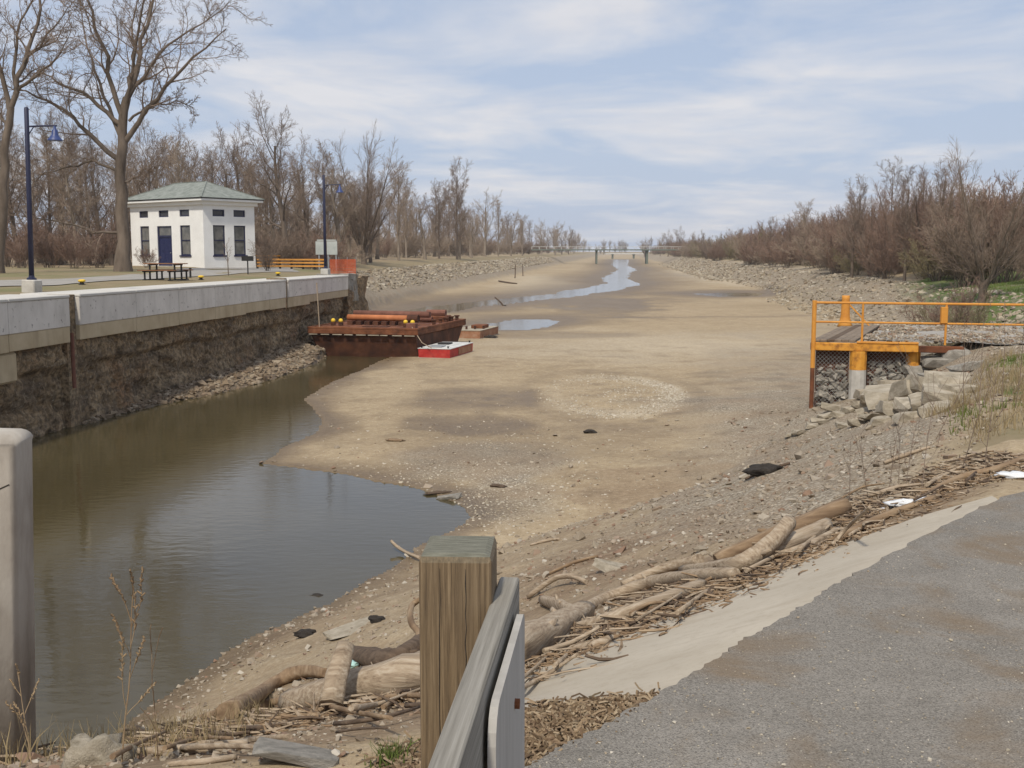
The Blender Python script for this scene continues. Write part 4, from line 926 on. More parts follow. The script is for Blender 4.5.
def slab_stone(r):
    bm = bmesh.new()
    for sx in (-1, 1):
        for sy in (-1, 1):
            for sz in (-1, 1):
                for q in range(2): bm.verts.new((sx * r.uniform(.2, 1.0), sy * r.uniform(.2, 1.0), sz * r.uniform(.15, .6)))
    bmesh.ops.convex_hull(bm, input=bm.verts[:]); bmesh.ops.delete(bm, geom=[v for v in bm.verts if not v.link_faces], context='VERTS')
    bmesh.ops.triangulate(bm, faces=bm.faces[:]); bmesh.ops.subdivide_edges(bm, edges=bm.edges[:], cuts=1, use_grid_fill=True)
    for v in bm.verts: v.co += mnoise.noise_vector(v.co * 2.1 + Vector((r.uniform(0, .01), 0, 0))) * .1
    bmesh.ops.triangulate(bm, faces=bm.faces[:]); bmesh.ops.recalc_face_normals(bm, faces=bm.faces[:]); bm.verts.ensure_lookup_table(); bm.verts.index_update()
    V = np.array([v.co[:] for v in bm.verts]); F = np.array([[v.index for v in f.verts] for f in bm.faces]); bm.free(); return V, F
BST = []
for k in range(7):
    v, f = slab_stone(sr); BST.append(mesh_np('boulder', v, f, mat['stone_tan']))
BSG = []
for k in range(4):
    v, f = slab_stone(sr); BSG.append(mesh_np('boulder', v, f, mat['stone_grey']))
def rock(name, px, py, size, label, cat='boulder', grey=False, group=None, sink=.25, flat=1.0, long=1.0):
    g = G(px, py); o = link(name, (BSG if grey else BST)[random.randrange(4 if grey else 7)], None)
    o.location = (g.x, g.y, g.z + size * (.45 * flat - sink * .5)); size *= .74 if cat == 'boulder' else 1; o.scale = (size * long, size, size * flat); o.rotation_euler = (random.uniform(-.25, .25), random.uniform(-.25, .25), random.uniform(-.5, .5) + random.choice((0, math.pi)))
    tag(o, label, cat, group); return o
rock('boulder', 905, 398, .85, 'largest pale slab boulder in front of the yellow platform piles', flat=.6, long=1.6)
rock('boulder', 868, 398, .42, 'pale block boulder against the concrete foot of the platform pile', flat=.8, long=1.2)
for px, py, s in ((878, 404, .5), (892, 390, .5), (918, 396, .6), (930, 392, .55), (862, 408, .36), (832, 411, .34), (820, 424, .3), (872, 420, .3), (930, 408, .42), (948, 388, .5), (897, 415, .4), (946, 404, .5), (915, 410, .38), (890, 412, .34), (868, 414, .3), (850, 412, .28), (838, 417, .27), (825, 419, .26), (936, 414, .36), (812, 428, .24), (800, 434, .22), (905, 421, .3), (880, 424, .26), (958, 398, .42), (926, 402, .3), (855, 426, .24), (842, 428, .2), (790, 437, .18)):
    rock('boulder', px, py, s, ('big' if s >= .48 else 'middle-sized' if s >= .33 else 'small') + ' pale broken boulder ' + ('under the piles of the yellow platform' if px > 860 else 'at the foot of the platform corner post'), group='boulders below the yellow platform', flat=.75, long=1.25)
for px, py, s in ((915, 372, .5), (938, 366, .5), (955, 358, .48), (925, 357, .42), (945, 348, .4), (968, 372, .4), (932, 380, .36)):
    rock('boulder', px, py, s, 'grey boulder under the rusty end of the platform beam', grey=True, group='grey boulders under the platform', flat=.8, long=1.2)
SR_ = 1
rock('shore_rock', 207, 648, .19, 'flat pale orange stone lying at the waterline', 'rock', flat=.3, long=1.6)
rock('shore_rock', 352, 630, .27, 'flat pale slab on the muddy slope above the waterline', 'rock', flat=.3, long=1.5)
rock('shore_rock', 612, 570, .13, 'pale yellowish block lying on the gravel above the driftwood', 'rock', flat=.6, long=1.5)
rock('shore_rock', 448, 498, .2, 'small dark stone ridge at the tip of the pool', 'rock', grey=True, flat=.5, long=1.5)
rock('concrete_chunk', 300, 757, .11, 'broken grey concrete slab lying between twigs below the fence post', 'slab', grey=True, flat=.35, long=1.5, sink=.12)

def clump(name, px, py, size, label, cat, m, sx=1.6, sz_=.6):
    bm = bmesh.new(); bmesh.ops.create_icosphere(bm, subdivisions=3, radius=1)
    sdv = random.uniform(0, 90)
    for v in bm.verts:
        p = v.co.copy(); k = 1 + .55 * mnoise.fractal(p * 1.6 + Vector((sdv, 0, 0)), 1, 2, 4); v.co = Vector((p.x * sx, p.y, p.z * sz_)) * k
    me = bpy.data.meshes.new(name)
    for f in bm.faces: f.smooth = True
    bm.to_mesh(me); bm.free(); g = G(px, py)
    o = link(name, me, m); o.scale = (size * .72,) * 3; o.location = (g.x, g.y, g.z + size * .2); o.rotation_euler = (0, 0, random.uniform(-.6, .6)); return tag(o, label, cat)
clump('shore_rock', 98, 764, .13, 'rounded muddy tan rock at the water edge beside the dry weed', 'rock', mat['stone_tan'], 1.2, .95)
clump('mud_clump', 318, 601, .17, 'black ragged clump at the waterline below the muddy slope', 'clump', mat['mud_clump'])
clump('mud_clump', 306, 636, .13, 'dark mud clump on the slope beside the pale slab', 'clump', mat['mud_clump'])
clump('mud_clump', 378, 621, .10, 'small dark clump on the slope just above the pale slab', 'clump', mat['mud_clump'])
clump('mud_clump', 436, 494, .13, 'dark flat clump of debris at the tip of the pool', 'clump', mat['drift_dark'], 3, .4)
clump('mud_clump', 498, 487, .12, 'dark flat clump of debris on the shell-strewn bed', 'clump', mat['drift_dark'], 2.4, .4)
clump('mud_clump', 590, 433, .15, 'small dark clump on the bed below the pale stone ring', 'clump', mat['mud_clump'], 1.5, .8)
clump('mud_clump', 766, 474, .2, 'black ragged clump of debris on the gravel slope', 'clump', mat['mud_clump'], 1.7, .7)
clump('mud_clump', 395, 441, .16, 'reddish flat debris on the bed between pool and ring', 'clump', mat['drift_brown'], 2.2, .3)
clump('mud_clump', 491, 338, .3, 'small dark clump on the bed beside the brown pontoon', 'clump', mat['mud_clump'], 1.6, .5)

# ------------------------------------------------------------------ yellow platform
DZ = -1.17
A_, B_ = Vector((8.35, 30.4, DZ)), Vector((13.9, 29.0, DZ)); D_, E_ = Vector((11.1, 36.7, DZ)), Vector((16.4, 36.0, DZ))
fx = (B_ - A_).normalized(); fy = (D_ - A_).normalized(); fn = Vector((fx.y, -fx.x, 0))       # fn: towards the camera
plat = thing('yellow_platform', 'yellow railed steel platform on rusty piles above the boulders', 'platform', (A_.x, A_.y, gz(A_.x, A_.y)))
o0 = Vector(plat.location)
def ploc(v): return tuple(Vector(v) - o0)
def pbar(name, a, b_, w, h_, m, par=None): return MB().bar(ploc(a), ploc(b_), w, h_).build(name, m, par or plat, min(w, h_) * .12)
up = Vector((0, 0, 1))
pbar('edge_beam', A_ + fx * .05 - up * .15, A_ + fx * 2.75 - up * .15, .16, .22, mat['yellow_worn'])
pbar('edge_beam', A_ + fx * 2.76 - up * .17, A_ + fx * 3.9 - up * .17, .14, .18, mat['rust'])
pbar('edge_plate', A_ + fx * 1.15 - up * .015, A_ + fx * 2.75 - up * .015, .2, .05, mat['yellow_paint'])
pbar('side_beam', A_ - up * .15, D_ - up * .15, .16, .22, mat['rust'])
pbar('edge_beam', D_ - up * .15, E_ - up * .15, .16, .22, mat['rust'])
for k in range(6):
    a0 = A_ + fx * (.08 + k * .19) - fn * .1; a1 = D_ + fx * (.08 + k * .19) + up * random.uniform(-.01, .01)
    pbar('deck_plank', a0 + up * .0, a1, .18, .07, mat['drift_dark'] if k == 2 else mat['plank_brown'])
# gravel fill behind the planks
mb = MB(); fl = [A_ + fx * 1.25 - fn * .1, B_ - fn * .1 + fx * 1.5, E_ + fx * 1.0, D_ + fx * 1.25]
nx_, ny_ = 26, 20; vs, fs = [], []
for j in range(ny_ + 1):
    for i in range(nx_ + 1):
        p = fl[0].lerp(fl[1], i / nx_).lerp(fl[3].lerp(fl[2], i / nx_), j / ny_); vs.append(ploc(p + up * (.02 + .06 * mnoise.noise(p * 1.3) + .03 * mnoise.noise(p * 4))))
for j in range(ny_):
    for i in range(nx_): fs.append((j * (nx_ + 1) + i, j * (nx_ + 1) + i + 1, (j + 1) * (nx_ + 1) + i + 1, (j + 1) * (nx_ + 1) + i))
mb.add(vs, fs); mb.build('gravel_fill', mat['path'], plat, smooth=True)
gq = np.random.default_rng(71); nq = 3200; uu, ww = gq.random(nq), gq.random(nq); F0, F1, F2, F3 = [np.array(p) for p in fl]
pq = (F0[None] * (1 - uu[:, None]) + F1[None] * uu[:, None]) * (1 - ww[:, None]) + (F3[None] * (1 - uu[:, None]) + F2[None] * uu[:, None]) * ww[:, None]; pq[:, 2] += .03 + .06 * fbm(pq[:, 0] * 1.2, pq[:, 1] * 1.2, 2)
lq = link('loose_gravel', stones_mesh('loose_gravel', pq - np.array(o0)[None], np.minimum(np.exp(gq.normal(math.log(.045), .45, nq)), .14), mat['pebbles'], gq), None, plat); lq['kind'] = 'stuff'
def pile(a, w, zt, zm, zb, back):
    c_ = A_ + fx * a - fn * back
    p0 = MB().tube([ploc((c_.x, c_.y, zm)), ploc((c_.x, c_.y, zt))], w / 2, 12).build('steel_pile', mat['yellow_worn'], plat)
    MB().tube([ploc((c_.x, c_.y, zb)), ploc((c_.x, c_.y, zm + .002))], w / 2 * 1.0, 12).build('concrete_foot', mat['concrete_base'], p0)
pile(1.21, .46, DZ - .26, -1.95, -3.2, .1); pile(2.66, .40, DZ - .26, -2.1, -2.8, .35)
rt, rm_ = 1.06, .53
post_r = [A_ + fn * .02, A_ + fx * 1.28 + fn * .02, A_ + fx * 3.42 + fn * .02, A_ + fx * 5.6 + fn * .02]
MB().tube([ploc(post_r[0] + up * -1.95), ploc(post_r[0] + up * -.75)], .06, 10).build('corner_post', mat['rust'], plat)
MB().tube([ploc(post_r[0] + up * -.748), ploc(post_r[0] + up * (rt + .06))], .062, 10).build('corner_post', mat['yellow_paint'], plat)
for q in post_r[1:]: MB().tube([ploc(q - up * .05), ploc(q + up * rt)], .032, 8).build('rail_post', mat['yellow_paint'], plat)
MB().box(-.09, .09, -.05, .05, -.22, .22).build('post_box', mat['yellow_paint'], plat, .01, loc=ploc(post_r[2] + up * .76 + fn * .03 - fx * .06))
MB().tube([ploc(post_r[0] + up * rt), ploc(post_r[3] + up * rt)], .034, 10).build('top_rail', mat['yellow_paint'], plat)
MB().tube([ploc(post_r[0] + up * rm_), ploc(post_r[3] + up * rm_)], .028, 10).build('middle_rail', mat['yellow_paint'], plat)
bp = PD(845, 322, 36.2); bp.z = DZ
MB().lathe([(.26, 0), (.2, .12), (.15, .35), (.13, .9), (.13, 1.02)], 12, ploc(bp)).build('mooring_post', mat['yellow_paint'], plat, smooth=True)
pbar('brace', bp + up * .85, bp + fx * .8 - up * .0, .05, .05, mat['yellow_paint'])
# gabions under the deck
def gabion(a0, a1, zb, zt, back, label):
    c0 = A_ + fx * a0 - fn * back; L = a1 - a0; zt -= 0
    o = thing('gabion', label, 'gabion', (c0.x, c0.y, zb), math.atan2(fx.y, fx.x), 'stone-filled gabions under the platform'); H_ = zt - zb
    MB().box(0, L, .12, 1.1, -.3, H_).build('core', mat['rust_dark'], o)
    n = int(L * H_ * 75); xs = r.uniform(.05, L - .05, n); zs = r.uniform(.0, H_ * .72, n); sz = np.minimum(np.exp(r.normal(math.log(.12), .35, n)), .24)
    st_ = link('stones', stones_mesh('stones', np.stack([xs, r.uniform(.08, .16, n), zs], 1), sz, mat['gabion_stone'], r, 1.2), None, o); st_['kind'] = 'stuff'
    mb = MB(); k = -H_
    while k < L:
        for sgn in (1, -1):
            x0, x1 = k, k + H_
            z0, z1 = (0, H_) if sgn > 0 else (H_, 0)
            aa, bb = max(0, x0), min(L, x1)
            if bb > aa:
                fz = lambda x: z0 + (z1 - z0) * (x - x0) / (x1 - x0)
                mb.tube([(aa, -.06 - .005 * sgn, fz(aa)), (bb, -.06 - .005 * sgn, fz(bb))], .0045, 4, False)
        k += .11
    w = mb.build('wire_mesh', mat['wire'], o); w['kind'] = 'stuff'
gabion(.1, .98, -3.0, DZ - .27, .12, 'stone-filled wire gabion between corner post and pile of the platform')
gabion(1.47, 2.55, -2.6, DZ - .27, .2, 'stone-filled wire gabion between the two platform piles')

# ------------------------------------------------------------------ foreground fence and post
fence = thing('guard_fence', 'weathered timber guard fence of square post and grey rail beside the pavement', 'fence', (-.09, 1.93, -.33))
fo = Vector(fence.location)
def floc(v): return tuple(Vector(v) - fo)
pl_, pr_ = PD(420, 562, 1.86), PD(494, 562, 1.86); zt_ = pl_.z; w_ = pr_.x - pl_.x
bm = bmesh.new(); bmesh.ops.create_cube(bm, size=1)
for v in bm.verts: v.co = Vector((v.co.x * w_, v.co.y * .145, (v.co.z + .5) * (zt_ + .012 + .9) - .9))
top = [e for e in bm.edges if all(v.co.z > 0 for v in e.verts)]
bmesh.ops.bevel(bm, geom=top, offset=.014, segments=2, affect='EDGES', profile=.5)
sd_ = [e for e in bm.edges if abs(e.verts[0].co.z - e.verts[1].co.z) > .5]
bmesh.ops.bevel(bm, geom=sd_, offset=.006, segments=2, affect='EDGES', profile=.5)
me = bpy.data.meshes.new('post'); bm.to_mesh(me); bm.free()
fpost = link('post', me, mat['post_wood'], fence); fpost.location = floc(((pl_.x + pr_.x) / 2, 1.86 + .0725, 0)); fpost.rotation_euler = (0, 0, R(-2.5))
fpost['label'] = 'square brown timber post with greenish weathered top'
rz = zt_ - .075
# drying cracks in the post face
for cx_, z0, z1 in ((-.028, -.05, 1), (.018, .35, 1), (.041, -.2, .55)):
    mb = MB(); zs = np.linspace(z0, min(z1, zt_ - .012), 16); vs = []
    for z in zs: vs.append((cx_ + random.uniform(-.0015, .0015), -.0735, z))
    mb.tube(vs, [.0004] + [random.uniform(.0005, .0011) for _ in range(14)] + [.0003], 4); mb.build('crack', mat['mud_clump'], fpost)
far_r, near_r = P(519.5, 577, rz), P(458, 768, rz); rd = (far_r - near_r).normalized(); rn = Vector((rd.y, -rd.x, 0))
q0 = far_r + rd * .0; q1 = far_r - rd * 1.45
mb = MB(); wv_ = .037; hv = .14
mb.hexa([floc(q1 - rn * wv_ - up * hv), floc(q1 - up * hv), floc(q0 - up * hv), floc(q0 - rn * wv_ - up * hv)], [floc(q1 - rn * wv_), floc(q1), floc(q0), floc(q0 - rn * wv_)])
rail = mb.build('rail', mat['rail_wood'], fence, .003)
me = rail.data; ctr = Vector(floc((q0 + q1) / 2)); ang_ = math.atan2(rd.y, rd.x); mx_ = Matrix.Rotation(-ang_, 4, 'Z') @ Matrix.Translation(-ctr)
me.transform(mx_); rail.location = ctr; rail.rotation_euler = (0, 0, ang_)
# board on the outer side of the rail, rounded corner
bz = rz - .03; pts = [(0, -.9), (.42, -.9), (.42, -.0), (.40, .0)]
ob = MB(); outl = [(-.02, -.75), (.43, -.75), (.43, -.02), (.42, -.005), (.405, 0)] + [(.03 + .05 * math.cos(t_) - .0, -.05 + .05 * math.sin(t_)) for t_ in np.linspace(math.pi / 2, math.pi, 5)]
n_ = len(outl); th_ = .012
ob.add([(x, 0, z) for x, z in outl] + [(x, -th_, z) for x, z in outl], [tuple(range(n_)), tuple(range(2 * n_ - 1, n_ - 1, -1))] + [(i, n_ + i, n_ + (i + 1) % n_, (i + 1) % n_) for i in range(n_)])
bd = ob.build('sign_board', mat['board'], fence); b0 = far_r - rd * .53 + rn * .007; b0.z = bz; bd.location = floc(b0); bd.rotation_euler = (0, 0, ang_)
bd['label'] = 'pale grey board with rounded corner and rusty bolt'
MB().tube([(.25, -.012, -.10), (.25, -.02, -.10)], .009, 8).build('bolt', mat['rust'], bd)
MB().box(.05, .38, 0, .012, -.12, -.05).build('batten', mat['rail_wood'], bd)
g = PD(10, 752, 4.85); zt_ = PD(10, 430, 4.85).z; zb_ = gz(g.x, g.y)
bm = bmesh.new(); bmesh.ops.create_cube(bm, size=1); H_ = zt_ - zb_ + .3
for v in bm.verts: v.co = Vector((v.co.x * .25, v.co.y * .24, (v.co.z + .5) * H_ - .3))
bmesh.ops.bevel(bm, geom=[e for e in bm.edges if all(v.co.z > 0 for v in e.verts)], offset=.06, segments=5, affect='EDGES', profile=.5)
bmesh.ops.bevel(bm, geom=[e for e in bm.edges if abs(e.verts[0].co.z - e.verts[1].co.z) > .5], offset=.03, segments=3, affect='EDGES', profile=.5)
me = bpy.data.meshes.new('post'); bm.to_mesh(me); bm.free()
for p_ in me.polygons: p_.use_smooth = True
gp = thing('weathered_post', 'pale grey weathered post with rounded top at the water side', 'post', (g.x - .045, g.y, zb_), R(4)); gp.rotation_euler = (0, R(2.2), R(4))
link('shaft', me, mat['grey_wood'], gp)
zc = zt_ - zb_ - .27
MB().tube([(-.126, -.1205, zc - .02), (0, -.1215, zc), (.1, -.1205, zc + .05)], .003, 4).build('crack', mat['mud_clump'], gp)

# ------------------------------------------------------------------ driftwood
def log(name, pix, rpx, label, m='drift', lift=0.0, lifts=None, n=14, jit=.07, cat='log', dense=5, flat=1.0):
    pts = []
    for i, (a, b_) in enumerate(pix):
        g = G(a, b_); 
        pts.append(g)
    dist = sum((p - Vector((0, 0, CAMZ))).length for p in pts) / len(pts)
    rads = [(rpx if isinstance(rpx, (int, float)) else rpx[i]) * dist / FPX for i in range(len(pix))]
    for i, p in enumerate(pts):
        l = (lifts[i] if lifts else lift) + rads[i] * .75; g = G(pix[i][0], pix[i][1], l); pts[i] = g
    # smooth subdivision (Catmull-Rom)
    P2, R2 = [], []; k = len(pts)
    for i in range(k - 1):
        p0, p1, p2, p3 = pts[max(i - 1, 0)], pts[i], pts[i + 1], pts[min(i + 2, k - 1)]
        for j in range(dense):
            t_ = j / dense; P2.append(.5 * ((2 * p1) + (p2 - p0) * t_ + (2 * p0 - 5 * p1 + 4 * p2 - p3) * t_ * t_ + (3 * p1 - p0 - 3 * p2 + p3) * t_ ** 3))
            R2.append(rads[i] + (rads[i + 1] - rads[i]) * t_)
    P2.append(pts[-1]); R2.append(rads[-1])
    org_ = sum(P2, Vector()) / len(P2); dv_ = (P2[-1] - P2[0]); a_ = math.atan2(dv_.y, dv_.x); mt = Matrix.Rotation(-a_, 4, 'Z') @ Matrix.Translation(-org_)
    loc_ = [mt @ p for p in P2]
    wob = [Vector((0, random.uniform(-1, 1), random.uniform(-1, 1))) * R2[i] * .05 for i in range(len(loc_))]
    mb = MB(); mb.tube([loc_[i] + wob[i] for i in range(len(loc_))], [x * .66 * random.uniform(.97, 1.03) for x in R2], n, True, jit)
    o = mb.build(name, mat[m], None, smooth=True); o.location = org_; o.rotation_euler = (0, 0, a_)
    if rads[0] > .025 or len(pix) > 3:
        for q in range(random.randint(0, 2)):
            i = random.randrange(2, max(3, len(loc_) - 2)); a2 = random.uniform(.2, 2.9); rr0 = R2[i] * .66; dd = Vector((random.choice((-1, 1)) * random.uniform(.5, 1.3), math.cos(a2) * .8, abs(math.sin(a2)) * .6)).normalized(); ll = min(rr0 * random.uniform(.7, 2.0), .09)
            MB().tube([loc_[i], loc_[i] + dd * (rr0 + ll * .5), loc_[i] + dd * (rr0 + ll) + Vector((random.uniform(-.3, .3) * ll * .4, 0, 0))], [rr0 * .4, rr0 * .26, rr0 * .16], 7, True, .15).build('branch_stub', mat[m], o, smooth=True)
    return tag(o, label, cat)
log('driftwood_log', [(288, 702), (345, 690), (420, 671), (470, 655)], [12, 16, 18, 19], 'thick grey driftwood log running behind the timber fence post', n=14)
log('driftwood_log', [(505, 650), (545, 634), (586, 611)], [24, 21, 15], 'thick split driftwood log beside the fence board', n=12)
gA = G(331, 706); gA.y -= .62; qa = [PD(331, 705, gA.y), PD(336, 678, gA.y + .1), PD(346, 645, gA.y + .25)]
mb = MB(); mb.tube([Vector(p) - qa[0] for p in (qa[0], qa[0].lerp(qa[1], .5), qa[1], qa[1].lerp(qa[2], .5), qa[2])], [.058, .055, .053, .05, .042], 14, True, .06)
o = mb.build('driftwood_log', mat['drift'], None, smooth=True); o.location = qa[0]; tag(o, 'pale bark-stripped log standing across the thick grey log', 'log')
mb = MB(); mb.tube([(0, 0, 0), (.002, -.012, -.004)], [.045, .03], 10); mb.build('rotten_core', mat['drift_dark'], o)
log('driftwood_log', [(345, 652), (380, 660), (405, 655), (425, 636)], [10, 13, 13, 10], 'dark brown rough log behind the bark-stripped log', 'drift_dark', n=10, jit=.14)
log('driftwood_log', [(228, 714), (262, 692), (296, 673), (326, 673)], [9, 10, 10, 6], 'orange-brown bent driftwood log ending at the bark-stripped log', 'drift_brown')
log('driftwood_branch', [(135, 752), (190, 749), (248, 744)], [5, 6.5, 6.5], 'straight pale pole beside the dry weed', cat='branch')
log('driftwood_branch', [(168, 764), (205, 761), (236, 757)], [3.5, 4, 4], 'thin pale stick below the straight pale pole', cat='branch')
log('driftwood_branch', [(132, 744), (180, 725), (225, 712), (290, 700)], [4, 5, 6, 5], 'long thin brown branch above the straight pale pole', 'drift_brown', cat='branch')
log('driftwood_branch', [(578, 613), (606, 598), (650, 583), (700, 576), (736, 574)], [9, 9, 9.5, 9, 7], 'long curved driftwood branch rising from the split log', cat='branch', n=12)
log('driftwood_branch', [(572, 629), (615, 617), (665, 599), (702, 584)], [6, 8, 9, 8], 'straight tan branch lying below the long curved branch', cat='branch')
log('driftwood_log', [(683, 570), (735, 566), (768, 546), (790, 522)], [7, 11, 11, 10], 'tan log with pale upturned end lying on the beam', lifts=[0, 0, .06, .16], n=12)
log('driftwood_log', [(766, 552), (800, 538), (826, 526)], [13, 13, 12], 'short pale log beside the yellowish beam', n=12)
log('driftwood_beam', [(716, 560), (780, 534), (846, 506)], [9, 13, 13], 'flat yellowish brown weathered beam lying behind the logs', 'drift_brown', cat='beam', n=6, jit=.02)
log('driftwood_branch', [(758, 560), (800, 549), (838, 530)], [6, 6, 5], 'thin tan branch at the lower side of the short pale log', cat='branch')
log('driftwood_branch', [(832, 545), (850, 525), (870, 507)], [2.5, 2.5, 2], 'thin stick leaning past the end of the yellowish beam', lifts=[0, .1, .25], cat='branch')
log('driftwood_branch', [(838, 538), (880, 518), (935, 497)], [6, 5, 4], 'brown branch lying past the end of the yellowish beam', 'drift_brown', cat='branch')
log('driftwood_branch', [(622, 585), (660, 570), (700, 560)], [5, 7, 8], 'broad pale branch lying behind the long curved branch', cat='branch')
log('driftwood_branch', [(528, 597), (552, 580), (570, 576), (586, 582)], [3.5, 4, 4, 3], 'bent pale stick arching above the split log', cat='branch', lifts=[0, .06, .06, 0])
log('driftwood_log', [(543, 600), (560, 606), (578, 614)], [7, 9, 8], 'short tan log stub touching the end of the split log')
log('driftwood_branch', [(548, 574), (575, 562), (598, 556)], [2, 2.5, 2], 'slim brown stick lying on the mud above the bent pale stick', 'drift_brown', cat='branch')
log('driftwood_branch', [(424, 598), (412, 605), (411, 622), (419, 636), (404, 660)], [3.5, 4, 4, 4, 3], 'curled root sticking up behind the fence post', 'drift_brown', cat='root', lifts=[.3, .28, .2, .1, 0])
log('driftwood_branch', [(391, 541), (402, 550), (420, 558)], [2, 2.2, 2.2], 'pale bent stick at the pool edge behind the fence post', cat='branch', lifts=[.25, .1, .05])
log('driftwood_branch', [(884, 463), (905, 455), (930, 447)], [2.5, 3.2, 2], 'pale crooked stick lying on the grey gravel slope', cat='branch')
log('driftwood_branch', [(745, 479), (768, 470), (790, 463)], [2, 3, 2], 'dark stick lying through the black debris clump', 'drift_dark', cat='branch')
log('driftwood_branch', [(930, 492), (960, 478), (1000, 468), (1030, 456)], [3, 5, 5, 4], 'crooked grey-brown branch where the pavement meets the slope', 'drift_brown', cat='branch')
log('driftwood_branch', [(566, 650), (600, 643), (618, 634)], [5, 6, 4], 'pale grey plank end lying below the straight tan branch', cat='branch')
log('driftwood_branch', [(530, 545), (548, 540), (560, 539)], [1.6, 2.5, 1.5], 'small white stick lying on the mud beyond the fence board', cat='branch')
def stake(name, px, py, hgt, dx, rad, label, cat='stake'):
    g = G(px, py); o = thing(name, label, cat, g); mb = MB()
    mb.tube([(0, 0, -.2), (dx * .5, .03, hgt * .5), (dx, 0, hgt)], [rad, rad * .9, rad * .7], 7, True, .1); mb.build('shaft', mat['drift_dark'], o)
    MB().lathe([(rad * 1.5, -.1), (rad * 1.4, .06), (rad, .1)], 7).build('mud_collar', mat['mud_clump'], o)
stake('mud_stake', 505, 306, .85, -1.0, .09, 'dark slanting stake stuck in the wet mud by the far stream')
stake('bank_stake', 515, 278, 2.6, .1, .11, 'upright dark stake on the far rocky bank')
stake('bank_stake', 523, 276, 2.4, -.1, .1, 'second upright dark stake on the far rocky bank')
log('fallen_trunk', [(499, 281), (508, 282.5), (517, 283.5)], [1.2, 1.1, .8], 'fallen dark trunk lying on the far rocky bank', 'drift_dark', cat='trunk')
rs_ = random.Random(17)
for k in range(62):
    f_ = rs_.uniform(.08, .97); i_ = f_ * 10; bx_ = [(60, 768), (130, 752), (220, 735), (300, 715), (420, 688), (525, 655), (640, 612), (760, 558), (850, 513), (940, 478), (1020, 456)]
    a0, b0_ = bx_[int(i_)], bx_[min(int(i_) + 1, 10)]; u_ = i_ - int(i_); cx_, cy_ = a0[0] + (b0_[0] - a0[0]) * u_, a0[1] + (b0_[1] - a0[1]) * u_ + rs_.gauss(2, 9)
    sl = (b0_[1] - a0[1]) / (b0_[0] - a0[0]) + rs_.gauss(0, .22); hl = rs_.uniform(14, 48) * (1.2 - .5 * f_); bend = rs_.gauss(0, 3); rp = rs_.uniform(1.6, 4.2) * (1.15 - .5 * f_)
    tone = rs_.choice(['drift', 'drift', 'drift_brown', 'drift_dark']); nm = dict(drift='pale tan', drift_brown='brown', drift_dark='dark rotten')[tone]
    wh = 'behind the timber fence post' if cx_ < 420 else 'below the split log' if cx_ < 600 else 'around the long curved branch' if cx_ < 740 else 'around the yellowish beam' if cx_ < 870 else 'beside the far pavement tip'
    o = log('drift_stick', [(cx_ - hl, cy_ - hl * sl), (cx_, cy_ + bend), (cx_ + hl, cy_ + hl * sl)], [rp, rp * .95, rp * .6], ('long ' if hl > 30 else 'short ') + nm + ' stick in the drift line ' + wh, tone, cat='stick', n=7, dense=3, lifts=[rs_.uniform(0, .06), rs_.uniform(0, .05), rs_.uniform(0, .08)]); o['group'] = 'loose sticks in the drift line'
# twigs and bark chips caught along the drift line
bl = [P(a, b_, z) for a, b_, z in [(60, 768, -1.42), (130, 752, -1.32), (220, 735, -1.2), (300, 715, -1.1), (420, 688, -1.0), (525, 655, -.95), (640, 612, -.9), (760, 558, -.85), (850, 513, -.75), (940, 478, -.62), (1020, 456, -.52)]]
def along(f):
    i = np.clip((f * (len(bl) - 1)).astype(int), 0, len(bl) - 2); u_ = f * (len(bl) - 1) - i
    ax = np.array([p.x for p in bl]); ay = np.array([p.y for p in bl])
    x = ax[i] + (ax[i + 1] - ax[i]) * u_; y = ay[i] + (ay[i + 1] - ay[i]) * u_; dx = ax[i + 1] - ax[i]; dy = ay[i + 1] - ay[i]; l_ = np.hypot(dx, dy)
    return x, y, dx / l_, dy / l_
def tubes_np(P_, R_, sides):
    B, Nn, _ = P_.shape; T = np.gradient(P_, axis=1); T /= np.linalg.norm(T, axis=2, keepdims=True) + 1e-9
    m_ = T.mean(1); ref = np.where((np.abs(m_[:, 2]) > .8)[:, None], [[1., 0, 0]], [[0, 0, 1.]])[:, None, :]
    u = np.cross(T, np.broadcast_to(ref, T.shape)); u /= np.linalg.norm(u, axis=2, keepdims=True) + 1e-9; v = np.cross(T, u)
    a = np.arange(sides) * 2 * np.pi / sides
    V = P_[:, :, None, :] + R_[:, :, None, None] * (u[:, :, None, :] * np.cos(a)[None, None, :, None] + v[:, :, None, :] * np.sin(a)[None, None, :, None])
    b_, i_, k_ = np.meshgrid(np.arange(B), np.arange(Nn - 1), np.arange(sides), indexing='ij'); k2 = (k_ + 1) % sides
    q = lambda i, k: ((b_ * Nn + i) * sides + k).ravel()
    return V.reshape(-1, 3), np.stack([q(i_, k_), q(i_, k2), q(i_ + 1, k2), q(i_ + 1, k_)], 1)
